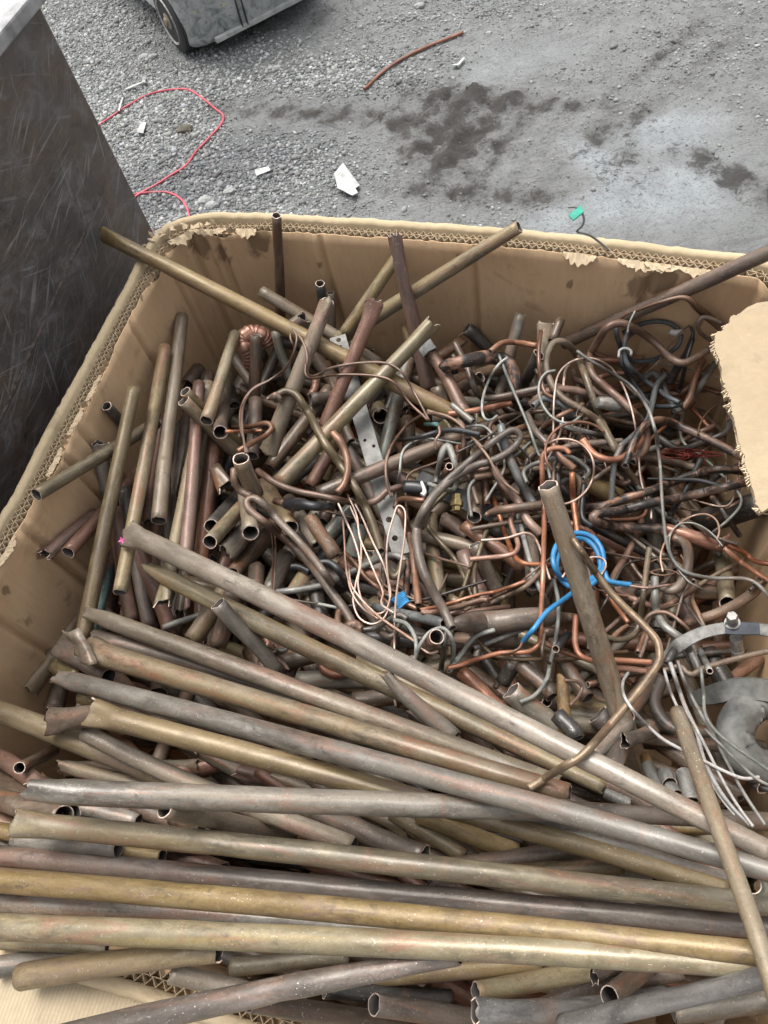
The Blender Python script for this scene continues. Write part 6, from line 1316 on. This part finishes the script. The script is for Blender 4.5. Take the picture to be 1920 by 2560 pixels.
P([6, (838, 722), (1659, 1090), 12, (380, 185), (830, 365), (1250, 560), (1659, 765), 13, (420, 1130), (900, 1410), (1250, 1595), 16, (1659, 340)], (54, 56, 58, 58, 58, 56), 'paletan', 'biggest slanting tan pipe running from the left row to the lower right', z=.06, curved=True, ends='co')
T([8, (595, 650), (800, 940), (990, 1130), (1055, 1210), (1068, 1290), 13, (930, 545), (870, 640), (700, 855), (450, 1140), (380, 1200), (290, 1250), (60, 1395)], (18, 20, 21, 22), 'brass', 'bent brass coloured rod shaped like a hockey stick', zc=(-.04, -.02, .0, .0, .0, .0, .0, .0), per=14)
P([14, (1010, 1032), (1340, 1110), (1800, 1240)], (50, 48), 'tan', 'tan pipe with dark round mouth over the folded flap', z=(.06, -.10), curved=False)
P([14, (-40, 990), (280, 955), (620, 890)], 54, 'grey', 'dark grey green pipe resting on the folded flap', z=(.02, .0), curved=False)
P([15, (-60, 990), (640, 930)], 44, 'olive', 'dim olive pipe under the front row', z=-.03)
P([15, (700, 1050), (1300, 1000), (1780, 960)], 50, 'ochre', 'ochre pipe under the front row left of the yellow mouth', z=-.02, curved=False)
P([15, (60, 1195), (500, 1260), (1000, 1340)], 52, 'brown', 'brown pipe running under the purple one at the bottom', z=-.02, curved=False)
P([15, (500, 1120), (1250, 1180)], 46, 'dark', 'dark pipe in the bottom gap above the purple mouth', z=-.06)
P([14, (-20, 820), (260, 870), (640, 850)], (40, 44), 'yellow', 'yellow pipe end at the far left over the flap', z=(.02, .01), curved=False, ends='oq')
P([14, (-200, 605), (830, 662), (1659, 712), 15, (800, 760), (1400, 800)], (46, 50), 'grey', 'dark grey pipe wedged between two long front pipes', z=.0, curved=True)
P([16, (380, 1170), (1150, 1010)], 44, 'brown', 'brown pipe behind the two round mouths at the front', z=-.04)
P([16, (300, 1240), (700, 1070)], 44, 'purple', 'purple pipe in the gap beneath the round mouths', z=-.05)
P([15, (1398, 1140), 16, (250, 1070), (760, 980)], (50, 50), 'yellow', 'olive yellow pipe with dark mouth at the bottom', z=(.03, -.12), curved=False)
P([15, (795, 1212), (1400, 1300), (1700, 1340)], (54, 54), 'purple', 'grey purple pipe with dark open mouth at the bottom', z=(.03, -.12), curved=False)
P([15, (1395, 1255), 16, (200, 1245), (660, 1235), (1050, 1170)], (56, 58), 'silver', 'silvery pipe with bright torn mouth at the bottom', z=(.05, -.08), curved=True, ends='qo')
P([16, (1100, 1265), (1800, 1180)], 54, 'grey', 'grey pipe at the lower right corner', z=-.03)
P([16, (625, 1045), (830, 965)], (40, 40), 'brown', 'brown pipe with crushed dark mouth under the front row', z=(.04, -.10), ends='co')
P([16, (720, 1162), (960, 975)], (50, 48), 'brown', 'brown ochre pipe with perfect round mouth facing us', z=(.05, -.10))
P([14, (130, 1055), (700, 950), (1300, 885)], (66, 56), 'ochre', 'bright ochre pipe resting on the folded flap', z=(.03, -.01), curved=False, ends='oq')
P([14, (0, 1500), (400, 1408), (1100, 1245), (1659, 1112), 15, (600, 1050), (1000, 965), (1300, 930)], (66, 66, 60, 46), 'purple', 'purple grey pipe lying crosswise over the bottom', z=(.05, -.03), curved=False)
P([14, (-100, 745), (400, 775), (830, 795), (1659, 822), 15, (830, 862), (1659, 892), 16, (800, 950), (1800, 1000)], (64, 66, 66, 62, 58), 'yellow', 'lowest long front pipe, olive yellow and broad', z=.02, curved=True)
P([14, (-200, 312), (830, 415), (1659, 490), 15, (830, 535), (1659, 612), 16, (800, 690), (1800, 765)], (52, 54, 55, 54), 'purple', 'long purple grey front pipe with bluish sheen', z=.025, curved=True)
P([14, (-200, 465), (830, 540), (1659, 612), 15, (830, 682), (1659, 758), 16, (800, 832), (1800, 925)], (60, 62, 62, 58), 'ochre', 'long pinkish ochre front pipe with a red band', z=.035, curved=True)
P([14, (85, 140), (830, 208), (1659, 282), 15, (830, 372), (1659, 452), 16, (800, 520), (1800, 632)], (60, 60, 60, 54), 'olive', 'uppermost long front pipe, brown turning ochre, torn left end', z=.04, curved=True, ends='qo')
P([16, (450, 1345), (1100, 1155), (1800, 1020)], (54, 52), 'silver', 'silver grey pipe slanting up across the lower right corner', z=(.03, .01), curved=False)
P([16, (1565, 500), (1630, 520)], 46, 'verd', 'verdigris covered cap end at the right edge', z=.02, ends='os')
# ---- lower right metalwork
def sweep_box(label, path, wpx, thick, mat, zc, name, cat, parent=None, round_=.003):
    Q = catmull(px_of(path), 8); x, y = Q[:, 0], Q[:, 1]; t = np.linspace(0, 1, len(x)); zz = np.interp(t, np.linspace(0, 1, len(zc)), zc); dep = depth_at(x, y, RIM + zz); P3 = CAMP + ray(x, y) * dep[:, None]
    ww = np.interp(t, np.linspace(0, 1, len(wpx)), wpx) / 2 * dep / F_PX; V = []; F = []; n = len(P3); Tn = np.gradient(P3, axis=0)
    SAMP.append(np.stack([x, y, dep, np.interp(t, np.linspace(0, 1, len(wpx)), wpx) / 2], -1))
    for i in range(n):
        tt = Tn[i] / np.linalg.norm(Tn[i]); vv = CAMP - P3[i]; vv /= np.linalg.norm(vv); s = np.cross(tt, vv); s /= np.linalg.norm(s); up = np.cross(s, tt)
        for a, b in ((-1, .72), (-.86, 1), (.86, 1), (1, .72), (1, -1), (-1, -1)): V.append(P3[i] + s * ww[i] * a + up * thick * b)
    for i in range(n - 1):
        for j in range(6): F.append((i * 6 + j, i * 6 + (j + 1) % 6, (i + 1) * 6 + (j + 1) % 6, (i + 1) * 6 + j))
    F += [tuple(range(6))[::-1], tuple((n - 1) * 6 + j for j in range(6))]
    o = mesh_obj(name, V, F, mat, parent)
    bm = bmesh.new(); bm.from_mesh(o.data); bmesh.ops.recalc_face_normals(bm, faces=bm.faces); bm.to_mesh(o.data); bm.free()
    if label: tag(o, label, cat)
    return o
sil = simple('scuffed_silver_paint', (.215, .21, .195), .5, .2, .6, 55, .4); ink = simple('dark_slate_paint', (.055, .062, .075), .55, 0, .35, 60); cast = simple('dusty_grey_cast', (.095, .096, .09), .68, .05, .65, 34, .7); knur = simple('knurled_steel', (.36, .34, .31), .45, .4, .4, 220, .6)
P([13, (1640, 1380), (1500, 1250)], 50, 'dark', 'dark pipe in shadow under the grey cast ring', z=-.05)
# cast split ring
M['castm'] = cast
cr = empty('cast_ring', tuple(at(1920, 1830, RIM - .2))); tag(cr, 'dusty grey cast ring with flared foot at the right edge', 'ring casting')
def torus_arc(name, c_px, rx, ry, wpx, a0, a1, zr, thick, mat, parent):
    pth = [0] + [(c_px[0] + rx * math.cos(a), c_px[1] - ry * math.sin(a)) for a in np.linspace(a0, a1, 14)]
    return sweep_box(None, pth, (wpx * .85, wpx, wpx, wpx * .9), thick, mat, (zr, zr + .02, zr + .02, zr), name, None, parent)
o = T([0] + [(1930 + 92 * math.cos(a_), 1836 - 86 * math.sin(a_)) for a_ in np.linspace(math.radians(50), math.radians(310), 14)], (86, 96, 96, 90), 'castm', None, zc=(-.17, -.15, -.15, -.17), ends='ss', hole=False, name='ring_body', parent=cr, force=True, sides=24); o.matrix_parent_inverse = Matrix.Translation(cr.location).inverted()
o = sweep_box(None, [13, (1190, 790), (1300, 765), (1450, 730), (1600, 735), (1760, 760)], (30, 52, 58, 60), .018, cast, (-.20, -.16, -.14, -.14), 'upper_wing', None, cr); b_ = o.modifiers.new('bevel', 'BEVEL'); b_.width = .008; b_.segments = 2
o = sweep_box(None, [13, (1560, 1230), (1640, 1290), (1760, 1330)], (70, 84, 90), .02, cast, (-.18, -.17, -.17), 'foot', None, cr); b_ = o.modifiers.new('bevel', 'BEVEL'); b_.width = .008; b_.segments = 2
# silver clamp with its bolt
cl = empty('clamp', tuple(at(1800, 1590, RIM - .1))); tag(cl, 'silver painted clamp arm with dark slate middle and upright bolt', 'clamp')
sweep_box(None, [13, (1000, 500), (1060, 440), (1130, 395), (1230, 350), (1365, 322)], (28, 34, 31, 29), .011, sil, (-.13, -.105, -.095, -.09), 'clamp_arm', None, cl)
sweep_box(None, [13, (1362, 322), (1470, 325), (1582, 326)], (31, 33, 31), .012, ink, (-.089, -.088, -.089), 'clamp_block', None, cl)
sweep_box(None, [13, (1580, 326), (1650, 336), (1780, 350)], (29, 31, 31), .011, sil, (-.09, -.09, -.09), 'clamp_arm', None, cl)
def stud(p0, p1, z0, z1, wpx, mat, name, prof, parent, sides=16):
    q0, q1 = px_of([13, p0])[0], px_of([13, p1])[0]; a, b = at(*q0, RIM + z0), at(*q1, RIM + z1); r = wpx / 2 * depth_at(*q0, RIM + z0) / F_PX; m_ = MB(); L = np.linalg.norm(b - a); m_.lathe(a, (b - a), [(h * L, q * r) for h, q in prof], sides); return m_.build(name, mat, parent)
stud((1445, 385), (1460, 520), -.105, -.15, 30, knur, 'bolt_shank', [(0, 1), (.35, 1), (.38, .9), (.55, .9), (.58, 1.05), (.95, 1.05), (1, .8)], cl, 20)
stud((1420, 290), (1420, 262), -.078, -.066, 34, sil, 'washer', [(0, 1.1), (.25, 1.1), (.26, .8), (1, .8)], cl, 20)
stud((1420, 268), (1418, 238), -.068, -.054, 27, sil, 'bolt_head', [(0, 1.0), (.9, 1.0), (1, .9)], cl, 6)
T([13, (960, 605), (1010, 588), (1080, 585), (1115, 620), (1150, 632), (1230, 590), (1330, 558), (1500, 512), (1720, 462)], 15, 'mustard', 'rusty brown rod with a kink in front of the clamp', z=.085, zc=(-.11, -.10, -.095, -.09, -.08))
P([13, (1205, 470), (1270, 610)], 16, 'greytube', 'small steel pin below the clamp arm', z=.02)
P([13, (1030, 470), (980, 560)], 22, 'dark', 'dark tube end under the clamp tip', z=.03)
# pale wires at the right
W([13, (965, 600), (1005, 740), (1090, 930), (1190, 1130), (1260, 1300), (1340, 1450), (1440, 1575)], 8, 'wirewhite', 'pale stiff wire first from the left in the fan by the cast ring', z=.09)
W([13, (1005, 555), (1060, 720), (1110, 860), (1180, 1010), (1230, 1200), (1330, 1400), (1420, 1520), (1540, 1640)], 11, 'wirewhite', 'thick pale wire in the fan by the cast ring', z=.095)
W([13, (1055, 545), (1110, 700), (1190, 860), (1290, 1030), (1390, 1230), (1500, 1430), (1640, 1640)], 9, 'greytube', 'dark grey wire in the fan by the cast ring', z=.09)
W([13, (1100, 860), (1160, 960), (1250, 1130), (1350, 1330), (1450, 1500), (1560, 1650)], 8, 'wirewhite', 'pale wire twisted beside the thick one', z=.10)
W([13, (1210, 590), (1228, 760), (1240, 900), (1300, 1000), (1430, 1110), (1560, 1200), (1720, 1310)], 9, 'wiregrey', 'grey green wire sweeping over the cast ring', z=.11)
W([13, (725, 620), (690, 680), (692, 760), (740, 850), (830, 950), (950, 1060), (1090, 1140), (1240, 1215), (1380, 1285), (1500, 1328), (1600, 1318)], (8, 9, 9), 'wirewhite', 'pale stiff wire bowing under the brass rod', z=.10)
W([13, (1240, 1000), (1340, 1100), (1470, 1230), (1600, 1340), (1740, 1400)], 8, 'greytube', 'dark wire lying on the foot of the cast ring', z=.09)
# diagonal pipe on top of everything at the right
P([13, (1045, 880), (1330, 1590), 16, (1620, 960), (1800, 1480)], (39, 44, 48, 50), 'tan', 'mottled purple tan pipe with paint flecks lying over the right end', zc=(-.03, .04, .07, .08), curved=False, cap=.2)
# ---- small bright things
pk = MB(); c0 = at(305, 1351, RIM - .02)
for k in range(4):
    a = k * 1.57 + .4; u = _R * math.cos(a) + _U * math.sin(a); v = np.cross(u, _F); pk.add([c0, c0 + u * .003 + v * .002, c0 + u * .006 - _F * .002, c0 + u * .003 - v * .002], [(0, 1, 2, 3)])
o = pk.build('petal', simple('pink_petal', (.55, .10, .28), .5), None); sm_ = o.modifiers.new('thick', 'SOLIDIFY'); sm_.thickness = .0008; tag(o, 'tiny bright pink petal at the tip of the biggest pipe', 'petal')
# wire with a green tag hanging over the back rim
W([5, (622, 38), (662, 38), (690, 60), (706, 100), (695, 135), (668, 163), (725, 178), (790, 222), (842, 272), (876, 340), (888, 420), (893, 480), (925, 525), (968, 545), (978, 575)], 6, 'wiregrey', 'grey wire hanging over the back rim with a green tag', zc=(.10, .09, .07, .045, .02, -.02, -.05, -.09, -.12, -.14), force=True)
tg = px_of([5, (624, 84), (688, 32), (704, 68), (650, 112)]); c3 = [at(x, y, RIM + .095) for x, y in tg]; m_ = MB(); nn = np.cross(c3[1] - c3[0], c3[3] - c3[0]); nn /= np.linalg.norm(nn); m_.prism(c3, -nn * .003)
o = m_.build('wire_tag', simple('green_plastic', (.018, .27, .19), .45, 0, .3, 60), None, .0008); tag(o, 'small green plastic tag on the grey wire above the rim', 'tag')

# ------------------------------------------------------------------ things lying in the yard
def yard_tube(name, pts, rad, mat, label, cat, ends='ss'):
    Q = even(catmull(px_of(pts), 24), 8); g = gnd(Q[:, 0], Q[:, 1]); z = GZ(g[:, 0], g[:, 1]); k = np.ones(5) / 5; z = np.convolve(np.pad(z, 2, 'edge'), k, 'valid') + rad * 1.1 + .004; P3 = np.c_[g[:, :2], z]
    NSEED[0] += 1; o = tube_mesh(name, P3, np.full(len(P3), rad), mat, ends, 10, seed=NSEED[0], rough=.3, bore=ends != 'ss'); tag(o, label, cat); return o
yard_tube('hose', [1, (505, 662), (560, 628), (650, 565), (760, 500), (860, 472), (975, 475), (1040, 510), (1120, 570), (1160, 605), (1150, 650), (1090, 720), (1020, 790), (970, 860), (900, 910), (800, 970), (720, 1015), (640, 1060), (560, 1090)], .0075, 'pink', 'long pink red hose looping over the gravel', 'hose')
yard_tube('hose', [1, (560, 1020), (680, 1014), (800, 1003), (880, 1008), (940, 1040), (972, 1085), (990, 1150), (980, 1230)], .0075, 'pink', 'short pink red hose end curving behind the box corner', 'hose')
yard_tube('hose', [1, (700, 1190), (755, 1195), (800, 1200)], .0075, 'pink', 'scrap of pink red hose touching the box corner', 'hose')
yard_tube('copper_rod', [2, (165, 338), (230, 275), (300, 225), (380, 185), (460, 155), (530, 128)], .011, 'orange', 'orange copper tube lying on the gravel', 'tube')
def flake(name, poly, th, mat, label, cat, tilt=.004):
    g = [gnd(x, y) for x, y in px_of(poly)]; z0 = max(float(GZ(np.array([p[0]]), np.array([p[1]]))[0]) for p in g) + .016; rr = random.Random(len(label)); m_ = MB(); m_.prism([(p[0], p[1], z0 + rr.uniform(0, tilt)) for p in g], (0, 0, th)); o = m_.build(name, mat, None); tag(o, label, cat); return o
pap = simple('dirty_white_paper', (.40, .41, .39), .8, 0, .35, 18); brn = simple('brown_stone', (.10, .085, .065), .85, 0, .4, 40); lg = simple('light_stone', (.27, .275, .265), .85, 0, .3, 40)
flake('paper', [2, (55, 655), (90, 625), (150, 700), (135, 715), (145, 735), (125, 748), (70, 715)], .004, pap, 'crumpled white sheet lying near the box rim', 'paper', .03)
flake('paper', [1, (1325, 895), (1395, 875), (1408, 895), (1335, 925)], .003, pap, 'narrow white card lying on the dark gravel', 'paper', .01)
flake('paper', [1, (720, 710), (740, 655), (768, 655), (752, 712)], .003, pap, 'pale grey paper scrap inside the hose loop', 'paper', .01)
flake('splinter', [1, (655, 475), (745, 437), (760, 430), (762, 445), (752, 444), (660, 480)], .006, pap, 'long white splinter above the hose', 'splinter')
flake('splinter', [1, (618, 590), (640, 520), (648, 520), (628, 592)], .006, pap, 'thin white splinter touching the hose', 'splinter')
flake('splinter', [2, (485, 255), (510, 248), (532, 224), (538, 228), (514, 256)], .006, pap, 'bent white splinter beside the orange tube', 'splinter')
def rock(px, py, r, mat, label, sq=(1.3, .9, .6)):
    g = gnd(px, py); bm = bmesh.new(); bmesh.ops.create_icosphere(bm, subdivisions=2, radius=1); rr = random.Random(int(px * 7 + py))
    for v in bm.verts:
        k = 1 + rr.uniform(-.13, .13); v.co = Vector((v.co.x * sq[0] * k * r + g[0], v.co.y * sq[1] * k * r + g[1], v.co.z * sq[2] * k * r + r * .25 + float(GZ(np.array([g[0]]), np.array([g[1]]))[0])))
    me = bpy.data.meshes.new('stone'); bm.to_mesh(me); bm.free(); me.materials.append(mat); o = bpy.data.objects.new('stone', me); COL.objects.link(o); tag(o, label, 'stone', 'larger stones on the gravel')
rock(463, 328, .05, brn, 'brown clod inside the hose loop')
rock(358, 140, 0.039, lg, 'pale stone just below the forklift wheel'); rock(380, 141, 0.034, lg, 'second pale stone right of its twin below the forklift')
rock(692, 170, 0.030, lg, 'pale stone by itself right of the forklift'); rock(573, 480, 0.034, lg, 'pale stone beside the narrow white card')
rock(515, 505, 0.041, lg, 'pale stone near the box corner'); rock(530, 518, 0.038, lg, 'pale lump nearest to the box corner'); rock(1050, 20, 0.034, lg, 'white stone high up right of the forklift')

# ------------------------------------------------------------------ tell look-alikes apart by where they lie among their twins
tw = {}
for o in list(SC.objects):
    if o.parent is None and o.get('label') and o.get('category'): tw.setdefault(o['label'], []).append(o)
for lb, os_ in tw.items():
    if len(os_) < 2: continue
    def mid_y(o):
        v = o.data.vertices[len(o.data.vertices) // 4].co; d = np.array(v[:]) - CAMP; return -float(d @ _U) / float(d @ _F)
    os_.sort(key=mid_y); nm = {2: ['upper', 'lower'], 3: ['highest', 'middle', 'lowest'], 4: ['highest', 'second highest', 'third highest', 'lowest']}.get(len(os_), ['highest', 'second highest', 'third highest', 'fourth highest', 'fifth highest', 'sixth highest', 'lowest'])
    for o, w_ in zip(os_, nm): o['label'] = w_ + ' ' + lb
